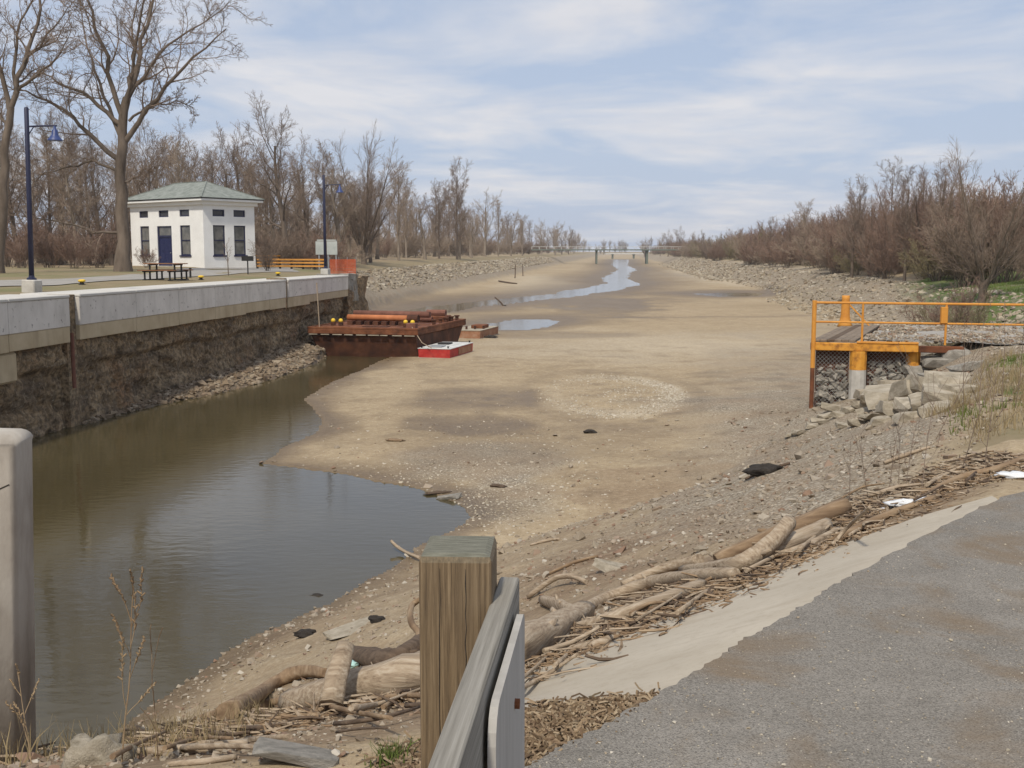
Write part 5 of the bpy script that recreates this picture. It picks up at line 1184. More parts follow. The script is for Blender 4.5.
def debris(name, n, off, spread, l0, l1, r0, r1, m, label, fr=(0, 1), seed=1, align=.5):
    g = np.random.default_rng(seed); f = g.uniform(fr[0], fr[1], n); x, y, dx, dy = along(f); o_ = g.normal(off, spread, n)
    x = x + dy * o_; y = y - dx * o_
    a = np.arctan2(dy, dx) + g.normal(0, align, n); L = g.uniform(l0, l1, n) * g.uniform(.3, 1, n); R0 = g.uniform(r0, r1, n)
    zc = ground_z(x, y) + R0 + g.uniform(0, .03, n) * (g.random(n) < .5); t_ = np.linspace(-.5, .5, 4)
    bend = g.normal(0, .12, n)[:, None] * (1 - 4 * t_[None] ** 2) * L[:, None]; tl = g.normal(0, .1, n)
    px = x[:, None] + np.cos(a)[:, None] * L[:, None] * t_ - np.sin(a)[:, None] * bend; py = y[:, None] + np.sin(a)[:, None] * L[:, None] * t_ + np.cos(a)[:, None] * bend
    gzz = ground_z(px.ravel(), py.ravel()).reshape(px.shape); gzz = np.maximum(gzz, -.33 + 0 * gzz - 9)
    pz = np.maximum(zc[:, None] + np.sin(tl)[:, None] * L[:, None] * t_, gzz + R0[:, None] * .8)
    V, F = tubes_np(np.stack([px, py, pz], 2), R0[:, None] * np.array([.7, 1, .9, .5])[None], 4)
    stuff(name, mesh_np(name, V, F, mat[m]), label, 'twigs')
debris('drift_twigs', 2600, .08, .27, .1, .55, .003, .010, 'drift', 'pale tan twigs and sticks caught along the drift line', seed=1)
debris('drift_twigs', 2600, .16, .3, .08, .4, .003, .009, 'drift_brown', 'brown twigs and bark strips caught along the drift line', seed=2, align=.7)
debris('drift_twigs', 1800, .0, .36, .08, .45, .003, .010, 'drift_dark', 'dark rotten twigs tangled under the driftwood logs', seed=3, align=.8)
debris('wood_chips', 5200, .32, .26, .02, .09, .003, .008, 'drift_brown', 'small brown bark chips littering the lower edge of the apron', seed=4, align=2, fr=(.05, .95))
debris('wood_chips', 2600, .25, .3, .02, .08, .003, .007, 'drift', 'small pale wood chips littering the lower edge of the apron', seed=5, align=2, fr=(.05, .95))
# mulch patch between apron and pavement
g_ = np.random.default_rng(8); n = 4200
cpt = [P(a, b_, -.33) for a, b_ in [(520, 712), (645, 700), (640, 712), (560, 755), (500, 775), (420, 775), (380, 760)]]
tri = [(cpt[0], cpt[2], cpt[3]), (cpt[0], cpt[1], cpt[2]), (cpt[0], cpt[3], cpt[4]), (cpt[0], cpt[4], cpt[5]), (cpt[0], cpt[5], cpt[6])]
xs, ys = [], []
for a, b_, c_ in tri:
    k = n // 5; u_, v_ = g_.random(k), g_.random(k); s__ = u_ + v_ > 1; u_[s__], v_[s__] = 1 - u_[s__], 1 - v_[s__]
    xs.append(a.x + (b_.x - a.x) * u_ + (c_.x - a.x) * v_); ys.append(a.y + (b_.y - a.y) * u_ + (c_.y - a.y) * v_)
xs, ys = np.concatenate(xs), np.concatenate(ys); kp_ = g_.random(len(xs)) < .72; xs, ys = xs[kp_], ys[kp_]; xs += g_.normal(0, .04, len(xs)); ys += g_.normal(0, .04, len(xs)); zz = ground_z(xs, ys); a = g_.uniform(0, 6.28, len(xs)); L = g_.uniform(.015, .07, len(xs)); t_ = np.linspace(-.5, .5, 3)
zz = np.maximum(zz, -.345) + .02
V, F = tubes_np(np.stack([xs[:, None] + np.cos(a)[:, None] * L[:, None] * t_, ys[:, None] + np.sin(a)[:, None] * L[:, None] * t_, zz[:, None] + g_.normal(0, .006, (len(xs), 3))], 2), np.full((len(xs), 3), .004), 3)
stuff('mulch', mesh_np('mulch', V, F, mat['mulch']), 'brown bark mulch strewn between the apron and the pavement', 'mulch')
# scraps
for px, py, s, lb in ((908, 507, .13, 'crumpled white plastic scrap on the drift line beside the pavement tip'), (925, 502, .08, 'small white plastic scrap next to the crumpled one'), (886, 512, .07, 'small white plastic scrap by the thin branch'), (1016, 478, .12, 'pale crumpled scrap at the far pavement edge')):
    clump('plastic_scrap', px, py, s, lb, 'plastic', mat['plastic_white'], 1.6, .3)
o = clump('plastic_scrap', 352, 672, .06, 'pale cyan plastic lid wedged behind the thick grey log', 'plastic', mat['plastic_cyan'], 1.3, .6); o.location.z += .06

# ------------------------------------------------------------------ bare trees and shrubs
def grow(g, P_, R_, sides0, levels):
    out = [(P_, R_, sides0)]
    for L in levels:
        B, Nn, _ = P_.shape; n = L['n']; t_ = L['t0'] + (L.get('t1', 1) - L['t0']) * (np.arange(n)[None] + g.random((B, n))) / n; t_ = np.minimum(t_, .995)
        fi = t_ * (Nn - 1); i0 = np.minimum(fi.astype(int), Nn - 2); fr = (fi - i0)[..., None]; bi = np.arange(B)[:, None]
        p0, p1 = P_[bi, i0], P_[bi, i0 + 1]; pos = p0 + (p1 - p0) * fr; tan = p1 - p0; tan /= np.linalg.norm(tan, axis=2, keepdims=True) + 1e-9
        rad = R_[bi, i0] * (1 - fr[..., 0]) + R_[bi, i0 + 1] * fr[..., 0]
        pl = np.linalg.norm(np.diff(P_, axis=1), axis=2).sum(1)[:, None]
        ang = np.radians(g.normal(L['ang'], L.get('asd', 10), (B, n))) * (1 - L.get('atip', .3) * t_); az = g.uniform(0, 6.28, (B, 1)) + np.arange(n)[None] * 2.4 + g.normal(0, .4, (B, n))
        ref = np.where((np.abs(tan[..., 2:3]) > .9), [1., 0, 0], [0, 0, 1.]); u = np.cross(tan, ref); u /= np.linalg.norm(u, axis=2, keepdims=True) + 1e-9; v = np.cross(tan, u)
        d = np.cos(ang)[..., None] * tan + np.sin(ang)[..., None] * (np.cos(az)[..., None] * u + np.sin(az)[..., None] * v)
        ln = pl * L['len'] * (1 - L.get('shape', .4) * t_) * g.uniform(.55, 1.15, (B, n)); r0 = np.maximum(rad * L.get('rr', .6), L['rmin'])
        N2 = L['np']; pts = [pos]; 
        for k in range(N2 - 1):
            d = d + g.normal(0, L.get('wig', .12), d.shape); d[..., 2] += L.get('up', .05); d /= np.linalg.norm(d, axis=2, keepdims=True) + 1e-9
            pts.append(pts[-1] + d * (ln / (N2 - 1))[..., None])
        P_ = np.stack(pts, 2).reshape(B * n, N2, 3); tp = 1 - np.linspace(0, 1, N2) * L.get('tap', .75)
        R_ = np.maximum((r0[..., None] * tp).reshape(B * n, N2), L['rmin'] * .8); out.append((P_, R_, L['s']))
    return out
def to_mesh(name, parts, m, smooth=True):
    Vs, Fs, b = [], [], 0
    for P_, R_, s in parts: V, F = tubes_np(P_, R_, s); Vs.append(V); Fs.append(F + b); b += len(V)
    return mesh_np(name, np.vstack(Vs), np.vstack(Fs), m, smooth)
def trunk_path(g, H, n, wig):
    p = np.zeros((1, n, 3)); d = np.array([0., 0, 1]); 
    for i in range(1, n): d = d + g.normal(0, wig, 3); d[2] = abs(d[2]) + .6; d /= np.linalg.norm(d); p[0, i] = p[0, i - 1] + d * H / (n - 1)
    p[0, :, 2] -= .3; return p
TREES = {}
def tree_proto(key, seed, H, r0, kind, bark, twig):
    g = np.random.default_rng(seed); rm = .011
    if kind == 'spread':
        P_ = trunk_path(g, H * .7, 10, .10); R_ = (r0 * (1 - .72 * np.linspace(0, 1, 10) ** .9))[None]; R_[0, 0] *= 1.3
        lv = [dict(n=14, t0=.24, ang=54, asd=13, len=.66, shape=.35, np=8, s=5, rmin=.028, rr=.42, up=.10, wig=.16, tap=.85), dict(n=9, t0=.18, ang=46, len=.5, np=6, s=4, rmin=.016, rr=.5, up=.06, wig=.18),
              dict(n=7, t0=.12, ang=44, len=.55, np=4, s=3, rmin=.0095, rr=.6, up=.03, wig=.14), dict(n=8, t0=.1, ang=42, len=.66, np=3, s=3, rmin=.0065, rr=.7, up=.02, wig=.12)]
        k = 2
    elif kind == 'slim':
        P_ = trunk_path(g, H * .85, 12, .05); R_ = (r0 * (1 - .82 * np.linspace(0, 1, 12)))[None]
        lv = [dict(n=24, t0=.2, ang=46, asd=10, len=.36, shape=.4, np=6, s=5, rmin=.02, rr=.42, up=.12, wig=.12), dict(n=8, t0=.12, ang=40, len=.52, np=4, s=3, rmin=.012, rr=.5, up=.08, wig=.14),
              dict(n=6, t0=.1, ang=42, len=.65, np=3, s=3, rmin=.009, rr=.7, up=.03, wig=.12), dict(n=7, t0=.1, ang=42, len=.75, np=3, s=3, rmin=.0065, rr=.75, up=.02)]
        k = 1
    elif kind == 'multi':
        P_ = trunk_path(g, H * .16, 4, .05); R_ = np.full((1, 4), r0); R_[0, 0] *= 1.3
        lv = [dict(n=13, t0=.3, ang=30, asd=13, len=5.0, shape=.0, np=9, s=6, rmin=.03, rr=.38, up=.03, wig=.06, tap=.85, atip=0), dict(n=11, t0=.15, ang=26, len=.36, np=6, s=4, rmin=.016, rr=.5, up=.08, wig=.1),
              dict(n=7, t0=.1, ang=34, len=.6, np=4, s=3, rmin=.009, rr=.6, up=.04, wig=.1), dict(n=7, t0=.1, ang=36, len=.68, np=3, s=3, rmin=.0065, rr=.75, up=.03)]
        k = 2
    elif kind == 'shrub':
        P_ = np.zeros((16, 6, 3)); R_ = np.zeros((16, 6))
        for i in range(16):
            a = g.uniform(0, 6.28); q = np.array([math.cos(a), math.sin(a), 0]); ln = H * g.uniform(.55, 1); tl = g.uniform(.15, .95); d0 = q * math.sin(tl) + np.array([0, 0, math.cos(tl)])
            p = q * g.uniform(0, .5) * H * .25
            for j in range(6): P_[i, j] = p; R_[i, j] = r0 * (1 - .12 * j) * g.uniform(.6, 1); d0 = d0 + g.normal(0, .1, 3); d0 /= np.linalg.norm(d0); p = p + d0 * ln / 5
        P_[:, 0, 2] = -.2
        lv = [dict(n=9, t0=.15, ang=38, len=.45, np=5, s=3, rmin=.010, rr=.6, up=.06, wig=.13), dict(n=7, t0=.1, ang=38, len=.55, np=3, s=3, rmin=.009, rr=.7, up=.05, wig=.14), dict(n=5, t0=.1, ang=38, len=.65, np=3, s=3, rmin=.008, rr=.75, up=.03)]
        k = 1
    out = grow(g, P_, R_, 8 if kind != 'shrub' else 4, lv)
    TREES[key] = (to_mesh('trunk', out[:k], mat[bark]), to_mesh('crown', out[k:], mat[twig], False))
tree_proto('oakA', 31, 15, .34, 'spread', 'bark', 'twig'); tree_proto('oakB', 32, 15, .3, 'spread', 'bark', 'twig'); tree_proto('oakC', 33, 14, .3, 'spread', 'bark_pale', 'twig_pale')
tree_proto('slimA', 34, 14, .2, 'slim', 'bark', 'twig'); tree_proto('slimB', 35, 14, .2, 'slim', 'bark_pale', 'twig_pale')
tree_proto('multiA', 36, 12, .3, 'multi', 'bark', 'twig'); tree_proto('multiB', 37, 10, .3, 'multi', 'bark', 'twig_red')
tree_proto('shrubA', 38, 3.6, .03, 'shrub', 'bark', 'twig_red'); tree_proto('shrubB', 39, 3.6, .03, 'shrub', 'bark', 'twig'); tree_proto('shrubC', 40, 3.2, .03, 'shrub', 'bark', 'twig_olive'); tree_proto('shrubD', 41, 3.6, .03, 'shrub', 'bark_pale', 'twig_pale')
LOOK = dict(oakA='broad dark', oakB='spreading brown', oakC='pale spreading', slimA='slim dark', slimB='slim pale', multiA='many-stemmed', multiB='reddish many-stemmed', shrubA='red-brown', shrubB='dark brown', shrubC='olive-brown', shrubD='pale tan')
def plant(name, key, x, y, sc, label, cat, group, rz=None, sz_=None):
    label = label.replace('LOOK', LOOK[key])
    o = thing(name, label, cat, (x, y, gz(x, y)), random.uniform(0, 6.28) if rz is None else rz, group); o.scale = (sc, sc, sz_ or sc * random.uniform(.92, 1.1))
    tr, cn = TREES[key]; link('trunk' if cat == 'tree' else 'stems', tr, None, o); link('crown', cn, None, o); return o
def hero(name, label, base, limbs, r0, Y, seed, more):
    """tree whose trunk and main limbs follow the photograph, each limb leaning a little nearer or farther"""
    g = np.random.default_rng(seed); b0 = PD(base[0][0], base[0][1], Y); z0 = gz(b0.x, b0.y); o = thing(name, label, 'tree', (b0.x, b0.y, z0))
    def path(pix, n, dy):
        q = np.array([PD(a, b_, Y) - Vector((b0.x, Y, z0)) for a, b_ in pix]); cum = np.concatenate([[0], np.cumsum(np.linalg.norm(np.diff(q, axis=0), axis=1))]); t_ = np.linspace(0, cum[-1], n)
        w = np.stack([np.interp(t_, cum, q[:, k]) for k in range(3)], 1); w[:, 1] += dy * (t_ / cum[-1]) ** 1.2 * cum[-1]; w[1:-1] += g.normal(0, .07, (n - 2, 3)); return w
    tp = path(base, 12, 0); tp[0, 2] = -.3; TR_ = (r0 * (1 - .42 * np.linspace(0, 1, 12)))[None]; TR_[0, 0] *= 1.5; TR_[0, 1] *= 1.12
    LP, LR = [], []
    for pix, w, dy in limbs:
        LP.append(path(pix, 12, dy)); LR.append(w * .74 * (1 - .85 * np.linspace(0, 1, 12)))
    P1, R1 = np.array(LP), np.array(LR)
    out = grow(g, P1, R1, 7, more)
    bk = [(tp[None], TR_, 12), (P1, R1, 7)]
    link('trunk', to_mesh('trunk', bk[:1], mat['bark']), None, o); link('limbs', to_mesh('limbs', bk[1:], mat['bark']), None, o); link('crown', to_mesh('crown', out[1:], mat['twig'], False), None, o); return o
Zs = lambda pts: [(a / 2.56, b_ / 2.56) for a, b_ in pts]
lvh = [dict(n=13, t0=.15, ang=50, asd=16, len=.4, shape=.25, np=7, s=4, rmin=.02, rr=.45, up=.07, wig=.22), dict(n=9, t0=.12, ang=46, len=.46, np=5, s=3, rmin=.0125, rr=.5, up=.05, wig=.22), dict(n=6, t0=.12, ang=42, len=.5, np=4, s=3, rmin=.0085, rr=.65, up=.04, wig=.2), dict(n=3, t0=.2, ang=40, len=.6, np=3, s=3, rmin=.0065, rr=.8, up=.03)]
hero('cottonwood_tree', 'tallest bare tree, with thick spreading limbs, beside the white house', Zs([(316, 697), (314, 560), (308, 420), (318, 290), (325, 250)]),
     [(Zs([(318, 290), (345, 180), (360, 80), (385, -40), (400, -140)]), .27, .15), (Zs([(314, 300), (285, 190), (255, 60), (225, -40), (200, -120)]), .24, -.15), (Zs([(316, 370), (360, 310), (420, 240), (500, 170), (570, 115), (600, 90)]), .25, -.2),
      (Zs([(312, 320), (270, 285), (210, 240), (120, 195), (60, 165)]), .22, .2), (Zs([(305, 410), (260, 370), (210, 320), (150, 270), (70, 235), (20, 215)]), .23, -.1), (Zs([(304, 440), (240, 410), (150, 425), (90, 440), (50, 470)]), .14, .3),
      (Zs([(312, 595), (240, 597), (180, 575), (100, 555), (60, 560)]), .13, -.2), (Zs([(330, 310), (390, 262), (440, 250), (480, 268)]), .12, .3), (Zs([(322, 465), (350, 455), (368, 472), (392, 440)]), .09, -.3), (Zs([(322, 260), (330, 150), (310, 40), (320, -80)]), .18, .45),
      (Zs([(330, 250), (400, 130), (460, 70), (520, 20), (560, -30)]), .16, .35), (Zs([(308, 350), (230, 200), (170, 90), (140, 0), (120, -60)]), .17, .5), (Zs([(320, 280), (390, 40), (440, -60), (470, -130)]), .16, -.4)], .44, 70, 51, lvh)
hero('edge_tree', 'bare forked tree standing beyond the blue lamp and the gravel path', Zs([(-8, 705), (4, 560), (14, 400), (28, 275)]),
     [(Zs([(28, 275), (55, 170), (82, 80), (88, -20), (80, -140)]), .24, .1), (Zs([(24, 280), (5, 180), (-15, 80), (-40, -60)]), .22, -.2), (Zs([(36, 240), (80, 208), (120, 185), (165, 150), (200, 90)]), .15, -.2), (Zs([(18, 330), (-30, 250), (-90, 200)]), .15, .2),
      (Zs([(40, 220), (20, 60), (60, -60), (70, -160)]), .15, .4), (Zs([(14, 395), (-60, 330), (-130, 310)]), .14, .1), (Zs([(60, 160), (130, 60), (170, -20)]), .12, .3)], .34, 66, 52, lvh)

# wood behind the house
GL = 'trees of the wood behind the white house'
spots = [(20, 96, 'oakB', .95), (52, 102, 'slimA', .95), (78, 95, 'oakC', .8), (100, 108, 'oakA', .9), (128, 112, 'slimB', .9), (150, 104, 'oakB', .85), (172, 112, 'oakC', .9), (196, 108, 'oakA', .86), (214, 114, 'slimA', .92), (232, 110, 'oakB', .84), (254, 118, 'slimB', .85), (-20, 104, 'oakA', 1), (-48, 98, 'oakC', 1), (40, 122, 'oakA', 1), (88, 126, 'oakB', 1), (140, 128, 'oakC', 1), (185, 130, 'oakB', 1.0), (225, 132, 'oakC', 1), (266, 134, 'oakB', .95), (300, 136, 'slimB', .95), (335, 140, 'oakC', .9), (8, 116, 'slimB', 1), (66, 116, 'slimB', .95), (112, 98, 'multiA', .75), (30, 108, 'oakC', 1.0), (60, 100, 'oakB', .9), (5, 100, 'oakA', .95), (165, 120, 'oakA', 1.02), (205, 122, 'oakC', 1.0), (245, 124, 'oakA', 1.0), (275, 120, 'oakC', .95), (310, 122, 'oakB', .9), (325, 128, 'slimA', .95), (118, 120, 'oakC', 1.0), (90, 112, 'slimA', 1.0), (182, 100, 'slimB', .8)]
for px, Y, k, s in spots:
    p = PD(px, 260, Y); plant('bare_tree', k, p.x, Y, s, 'LOOK bare tree in the wood ' + ('close behind the big tree beside the white house' if px < 125 else 'close behind the roof of the white house' if px < 262 else 'between the white house and the net fence'), 'tree', GL)
# named single trees on the far side of the fence
for px, Y, k, s, lb in ((287, 112, 'oakA', 1.12, 'broad bare tree with thick trunk rising behind the yellow rail fence'), (341, 126, 'oakC', 1.02, 'bare tree with pale forked trunk behind the grey sign board'), (364, 140, 'multiA', 1.25, 'bare many-stemmed tree fanning out behind the orange net fence'),
                       (399, 172, 'slimB', 1.2, 'pale bare tree next beyond the many-stemmed tree'), (457, 220, 'slimA', 1.3, 'tall slim bare tree standing alone above the rocky bank')):
    p = PD(px, 260, Y); plant('bare_tree', k, p.x, Y, s, lb, 'tree', None)
# row along the bank beyond the wall
GR = 'trees in the row along the rocky bank beyond the wall'; rt_ = random.Random(5)
Y = 140.
while Y < 1150:
    for off in (-36, -43, -51, -62) if Y < 480 else (-33, -40):
        y = Y + rt_.uniform(-6, 6); t_ = off + rt_.uniform(-4, 4); x, _ = canal(t_, y)
        if y > 400 and off == -62: continue
        plant('bare_tree', rt_.choice(['oakC', 'slimB', 'slimA', 'oakB', 'slimB', 'oakC']), x, y, rt_.uniform(.72, 1.12) * (1 + .15 * (y > 250)), 'LOOK bare tree in the bank row ' + ('just beyond the end of the wall' if Y < 190 else 'midway between wall and road bridge' if Y < 330 else 'close to the road bridge'), 'tree', GR, rt_.uniform(0, 6.28))
    Y *= 1.085
# brush under those trees
GS = 'brush under the trees beyond the wall'
for k in range(110):
    Y = math.exp(rt_.uniform(math.log(130), math.log(900))); x, _ = canal(rt_.uniform(-60, -35), Y)
    plant('brush_shrub', rt_.choice(['shrubA', 'shrubB', 'shrubD', 'shrubD', 'shrubD']), x, Y, rt_.uniform(.9, 1.9), 'LOOK low shrub under the bank trees ' + ('just beyond the end of the wall' if Y < 190 else 'midway between wall and road bridge' if Y < 330 else 'close to the road bridge'), 'shrub', GS, rt_.uniform(0, 6.28))
GW = 'brush in the wood behind the house'
for k in range(46):
    px = rt_.uniform(-40, 345); Y = rt_.uniform(98, 128); p = PD(px, 260, Y)
    if 125 < px < 262 and Y < 106: Y += 12; p = PD(px, 260, Y)
    plant('brush_shrub', rt_.choice(['shrubA', 'shrubB', 'shrubB', 'shrubD']), p.x, Y, rt_.uniform(.7, 1.25), 'LOOK low shrub in the wood ' + ('behind the big tree beside the white house' if px < 125 else 'behind the white house' if px < 262 else 'behind the yellow rail fence'), 'shrub', GW, rt_.uniform(0, 6.28))
for px, Y, s in ((20, 84, .9), (50, 86, 1.0), (75, 82, .8), (98, 86, 1.0), (8, 90, 1.2)):
    p = PD(px, 260, Y); plant('brush_shrub', 'shrubA', p.x, Y, s, 'reddish bare shrub between the big tree and the edge tree', 'shrub', 'reddish shrubs by the big tree', rt_.uniform(0, 6.28))
p = PD(147, 265, 88); plant('door_bush', 'shrubA', p.x, 88, .42, 'small round brown bush beside the blue door', 'shrub', None)
p = PD(268, 268, 72); plant('fence_bush', 'shrubB', p.x, 72, .5, 'small bare bush in front of the yellow rail fence', 'shrub', None)
# sapling in front of the house
g = np.random.default_rng(77); P_ = trunk_path(g, 2.0, 8, .04); R_ = (.035 * (1 - .7 * np.linspace(0, 1, 8)))[None]
ot = grow(g, P_, R_, 6, [dict(n=9, t0=.42, ang=48, len=.4, np=5, s=4, rmin=.008, rr=.5, up=.08), dict(n=6, t0=.2, ang=40, len=.45, np=4, s=3, rmin=.005, rr=.6)])
p = pt(228.5, 275.3); o = thing('sapling', 'slim young sapling on the grass in front of the house', 'tree', p); link('trunk', to_mesh('trunk', ot[:1], mat['bark']), None, o); link('crown', to_mesh('crown', ot[1:], mat['twig']), None, o)

# thicket on the opposite bank
GT = 'shrubs of the thicket along the rocky bank'
k = 0
while k < 270:
    Y = math.exp(rt_.uniform(math.log(54), math.log(900))); t_ = 24.6 + abs(rt_.gauss(0, 9)); x, _ = canal(t_, Y)
    if x / Y > .46 or (x / Y > .4 and Y < 78): continue
    k += 1; plant('thicket_shrub', rt_.choice(['shrubA', 'shrubA', 'shrubB', 'shrubC', 'shrubD', 'shrubA']), x, Y, rt_.uniform(.85, 1.7) * (1 + .03 * (t_ - 25)), ('large ' if t_ > 33 else 'low ' if t_ < 27 else '') + 'LOOK bare shrub ' + ('on the edge of' if t_ < 29 else 'deep in') + ' the thicket ' + ('near the green lawn' if Y < 80 else 'beside the slim pale tree' if Y < 140 else 'midway to the bridge' if Y < 300 else 'towards the road bridge'), 'shrub', GT, rt_.uniform(0, 6.28))
GU = 'trees in the thicket opposite the house'
for px, Y, k, s in ((858, 118, 'slimA', .72), (905, 96, 'slimA', .72), (925, 100, 'oakB', .58), (885, 104, 'multiB', .62), (947, 96, 'multiB', .75), (870, 112, 'multiB', .7), (838, 134, 'multiB', .6), (770, 190, 'slimA', .55), (742, 250, 'slimB', .5), (720, 300, 'multiB', .6), (700, 380, 'oakB', .62), (680, 480, 'oakB', .85), (690, 470, 'oakC', .8), (668, 540, 'oakB', .9), (960, 110, 'multiB', .85), (915, 118, 'multiB', .85), (890, 128, 'slimA', .8), (860, 140, 'multiB', .8), (820, 160, 'multiB', .7), (790, 200, 'multiB', .8), (760, 230, 'multiB', .75), (740, 270, 'multiB', .8), (850, 150, 'slimA', .7), (875, 130, 'multiB', .85), (930, 120, 'multiB', .95), (660, 620, 'oakC', .9), (664, 700, 'multiB', 1.0), (672, 600, 'multiB', .95), (650, 900, 'oakB', 1.0), (805, 180, 'multiB', .75), (925, 98, 'multiB', .95), (897, 108, 'multiB', .88), (952, 104, 'multiB', 1.0), (875, 118, 'multiB', .85), (940, 90, 'slimA', .7)):
    p = PD(px, 262, Y); plant('thicket_tree', k, p.x, Y, s, ('tall ' if s >= .85 else 'low ' if s < .65 else '') + 'LOOK bare tree in the thicket ' + ('near the green lawn' if Y < 100 else 'just past the green lawn' if Y < 125 else 'beside the slim pale tree' if Y < 200 else 'towards the road bridge'), 'tree', GU)
for px, Y, k, s, lb in ((984, 68, 'multiA', .8, 'large fan-shaped bare tree beside the green lawn'), (803, 165, 'slimB', .74, 'slim pale tree with a bird nest standing above the thicket'), (852, 112, 'oakA', .58, 'dark bare tree with broken top above the thicket')):
    p = PD(px, 262, Y); plant('bare_tree', k, p.x, Y, s, lb, 'tree', None)
for px, Y, k, s, lb in ((966, 50, 'shrubC', .85, 'olive-brown shrub at the corner of the green lawn'), (952, 52, 'shrubA', .9, 'reddish shrub at the bank edge behind the platform rail'), (1034, 75, 'shrubB', .9, 'brown shrub on the far edge of the green lawn')):
    p = PD(px, 290, Y); plant('lawn_shrub', k, p.x, Y, s, lb, 'shrub', None)
# far tree line closing the horizon
g = np.random.default_rng(99)
GF_ = 'far trees on the horizon'
for k in range(26):
    a = rt_.uniform(-.04, .30) ; Y = rt_.uniform(800, 1300); x = Y * a
    tt = x * CO - Y * SI
    if -20 < tt < 18: continue
    plant('far_tree', rt_.choice(['oakB', 'oakC', 'multiA']), x, Y, rt_.uniform(.8, 1.2), 'tiny far bare tree on the horizon beyond the bridge', 'tree', GF_, rt_.uniform(0, 6.28))

for k in range(44):
    Y = rt_.uniform(1480, 1640); x, _ = canal(rt_.uniform(-75, 75), Y)
    plant('far_tree', rt_.choice(['oakB', 'oakC', 'multiA']), x, Y, rt_.uniform(.8, 1.25), 'faint far bare tree in the belt closing the canal', 'tree', 'far tree belt closing the canal', rt_.uniform(0, 6.28))
# ------------------------------------------------------------------ grass tufts and dry weeds
def blades(name, x, y, h0, h1, w, m, label, cat, seed, per=14, spread=.07, lean=.45):
    g = np.random.default_rng(seed); n = len(x); X = np.repeat(x, per) + g.normal(0, spread, n * per); Y = np.repeat(y, per) + g.normal(0, spread, n * per); Z = ground_z(X, Y) - .01
    a = g.uniform(0, 6.28, n * per); H = g.uniform(h0, h1, n * per); ln = g.normal(0, lean, n * per) * H; b = g.uniform(0, 6.28, n * per)
    W = w * g.uniform(.6, 1.2, n * per)
    p0 = np.stack([X - np.cos(a) * W, Y - np.sin(a) * W, Z], 1); p1 = np.stack([X + np.cos(a) * W, Y + np.sin(a) * W, Z], 1); mx = X + np.cos(b) * ln * .4; my = Y + np.sin(b) * ln * .4
    p2 = np.stack([mx + np.cos(a) * W * .7, my + np.sin(a) * W * .7, Z + H * .6], 1); p3 = np.stack([mx - np.cos(a) * W * .7, my - np.sin(a) * W * .7, Z + H * .6], 1); p4 = np.stack([X + np.cos(b) * ln, Y + np.sin(b) * ln, Z + H], 1); p5 = p4 + [[.001, .001, 0]]
    V = np.stack([p0, p1, p2, p3, p4, p5], 1).reshape(-1, 3); i = np.arange(n * per) * 6
    F = np.concatenate([np.stack([i, i + 1, i + 2, i + 3], 1), np.stack([i + 3, i + 2, i + 5, i + 4], 1)]); stuff(name, mesh_np(name, V, F, mat[m]), label, cat)
g = np.random.default_rng(60); n = 5200; X = g.uniform(4.5, 17, n); Y = g.uniform(11, 30, n); Z = ground_z(X, Y); nn = fbm(X * .5, Y * .5, 3)
ok = (Z > -1.0 + .35 * nn) & (X > .4 * Y + .8 * nn) & (g.random(n) < .6) & (poly_sd(X, Y, DECK) > .3); X, Y, nn = X[ok], Y[ok], nn[ok]; gm_ = nn > .06
blades('bank_grass', X[gm_], Y[gm_], .05, .16, .006, 'grass_green', 'green spring grass on the bank beside the platform', 'grass', 1)
blades('bank_grass', X[~gm_], Y[~gm_], .06, .26, .005, 'grass_dry', 'dry straw grass on the bank beside the platform', 'grass', 2)
n = 5200; X = g.uniform(15, 42, n); Y = g.uniform(34, 78, n); Z = ground_z(X, Y); ok = (Z > -1.3) & (X > 16 + .28 * (Y - 36)) & (X < .6 * Y); blades('lawn_grass', X[ok], Y[ok], .06, .2, .012, 'grass_green', 'green lawn grass beyond the platform', 'grass', 3, 8, .15)
gg = G(388, 765); blades('grass_tuft', np.full(14, gg.x) + g.normal(0, .03, 14), np.full(14, gg.y) + g.normal(0, .03, 14), .03, .09, .003, 'grass_green', 'small green grass tuft at the foot of the fence post', 'grass', 4, 12, .02)
n = 260; X = g.uniform(-3.4, -1.2, n); Y = g.uniform(4.0, 5.9, n); blades('dry_grass', X, Y, .05, .2, .003, 'grass_dry', 'dry brown grass round the foot of the weathered post', 'grass', 5, 6, .05)
def weed(px, py, h_, label, seed, n=6, cat='weed', m='dry_stem', fluffy=True, group=None):
    g = np.random.default_rng(seed); P_ = trunk_path(g, h_ + .1, 9, .05); P_[0, :, 2] += .2; R_ = (.0045 * h_ ** .5 * (1 - .6 * np.linspace(0, 1, 9)))[None]; P_[0, :, 0] += g.normal(0, .3) * P_[0, :, 2]
    lv = [dict(n=n, t0=.3, ang=38, len=.42, np=6, s=3, rmin=.0022, rr=.6, up=.1, wig=.12)]
    if fluffy: lv.append(dict(n=14, t0=.4, ang=50, len=.1, np=3, s=3, rmin=.0045, rr=1.6, up=.05))
    ot = grow(g, P_, R_, 5, lv); p = G(px, py); o = thing('dry_weed', label, cat, p, g.uniform(0, 6), group); link('stem', to_mesh('stem', ot[:1], mat[m]), None, o); link('seed_heads', to_mesh('seed_heads', ot[1:], mat[m]), None, o); return o
weed(122, 766, .66, 'tall dry branching weed with seed heads at the water edge', 5, 8)
weed(30, 768, .34, 'short dry weed in front of the weathered post', 6, 5)
weed(158, 760, .45, 'thin reddish dry weed beside the straight pale pole', 7, 4, fluffy=False, m='drift_brown')
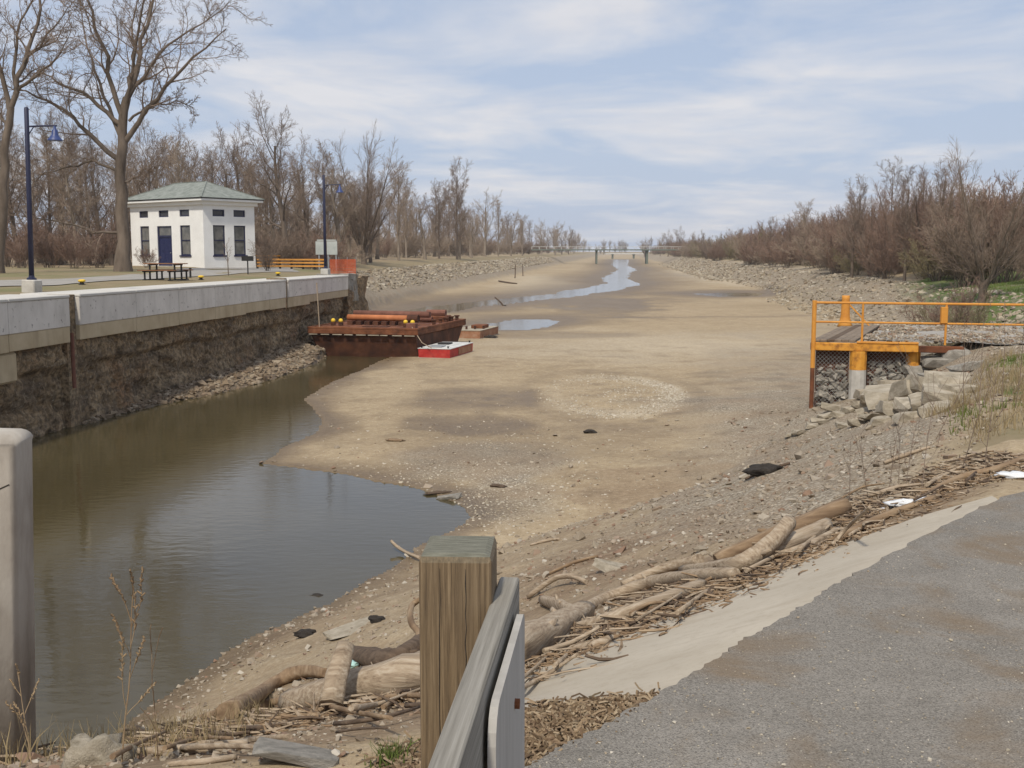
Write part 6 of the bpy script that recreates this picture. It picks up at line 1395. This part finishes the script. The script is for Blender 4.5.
for k, (px, py, h_) in enumerate(((868, 500, .6), (888, 496, .75), (905, 492, .6), (921, 494, .8), (850, 504, .5), (898, 490, .5), (960, 474, .85), (985, 470, .9), (935, 440, 1.1), (962, 428, 1.3), (980, 420, 1.2), (1002, 412, 1.4), (1015, 408, 1.2), (945, 425, 1.0), (990, 432, 1.1))):
    weed(px, py, h_, 'bare upright dry stalk on the slope beside the platform', 30 + k, 7, fluffy=False, group='dry stalks on the slope beside the platform', m='twig')

# ------------------------------------------------------------------ bridges
def bridge(name, label, Y, x0, x1, zt, th_, piers, zb, mdeck, rails):
    o = thing(name, label, 'bridge', ((x0 + x1) / 2, Y, zb)); w = (x1 - x0) / 2
    MB().box(-w, w, -3, 3, zt - th_ - zb, zt - zb).build('deck', mdeck, o, .05)
    if rails:
        for s in (-1, 1):
            mb = MB(); mb.box(-w, w, s * 2.9 - .08, s * 2.9 + .08, zt + .95 - zb, zt + 1.08 - zb)
            for k in range(int(2 * w / 3)): mb.box(-w + k * 3, -w + k * 3 + .12, s * 2.9 - .06, s * 2.9 + .06, zt - zb, zt + .97 - zb)
            q = mb.build('railing', mat['bridge_white'], o); q['kind'] = 'stuff'
    for px_, pw in piers:
        c_ = px_ - (x0 + x1) / 2; MB().box(c_ - pw / 2, c_ + pw / 2, -2, 2, -1.5, zt - th_ - zb - .01).build('pier', mat['bridge_green'], o, .05)
        MB().box(c_ - pw * .7, c_ + pw * .7, -2.4, 2.4, zt - th_ - zb - .35, zt - th_ - zb + .02).build('pier_cap', mat['bridge_green'], o)
bridge('road_bridge', 'low green girder road bridge crossing the drained canal', 450, 8, 100, 2.0, .5, ((34.3, .6), (54.7, .8)), -4.0, mat['bridge_green'], True)
bridge('gate_bridge', 'pale far bridge seen beneath the road bridge', 760, 64, 90, -.3, .6, ((69, 1), (83.5, 1)), -4.0, mat['bridge_white'], False)

# ------------------------------------------------------------------ haze
hz, t, b = newmat('haze_air'); t.nodes.remove(b); pv = N(t, 'ShaderNodeVolumePrincipled'); pv.inputs['Density'].default_value = .0002; pv.inputs['Color'].default_value = (.97, .98, 1, 1)
t.links.new(pv.outputs[0], t.nodes['Material Output'].inputs['Volume'])
o = MB().box(-2300, 2300, -2300, 2300, -6, 45).build('haze', hz); o['kind'] = 'stuff'; tag(o, 'thin pale haze hanging in the air over the canal', 'haze')
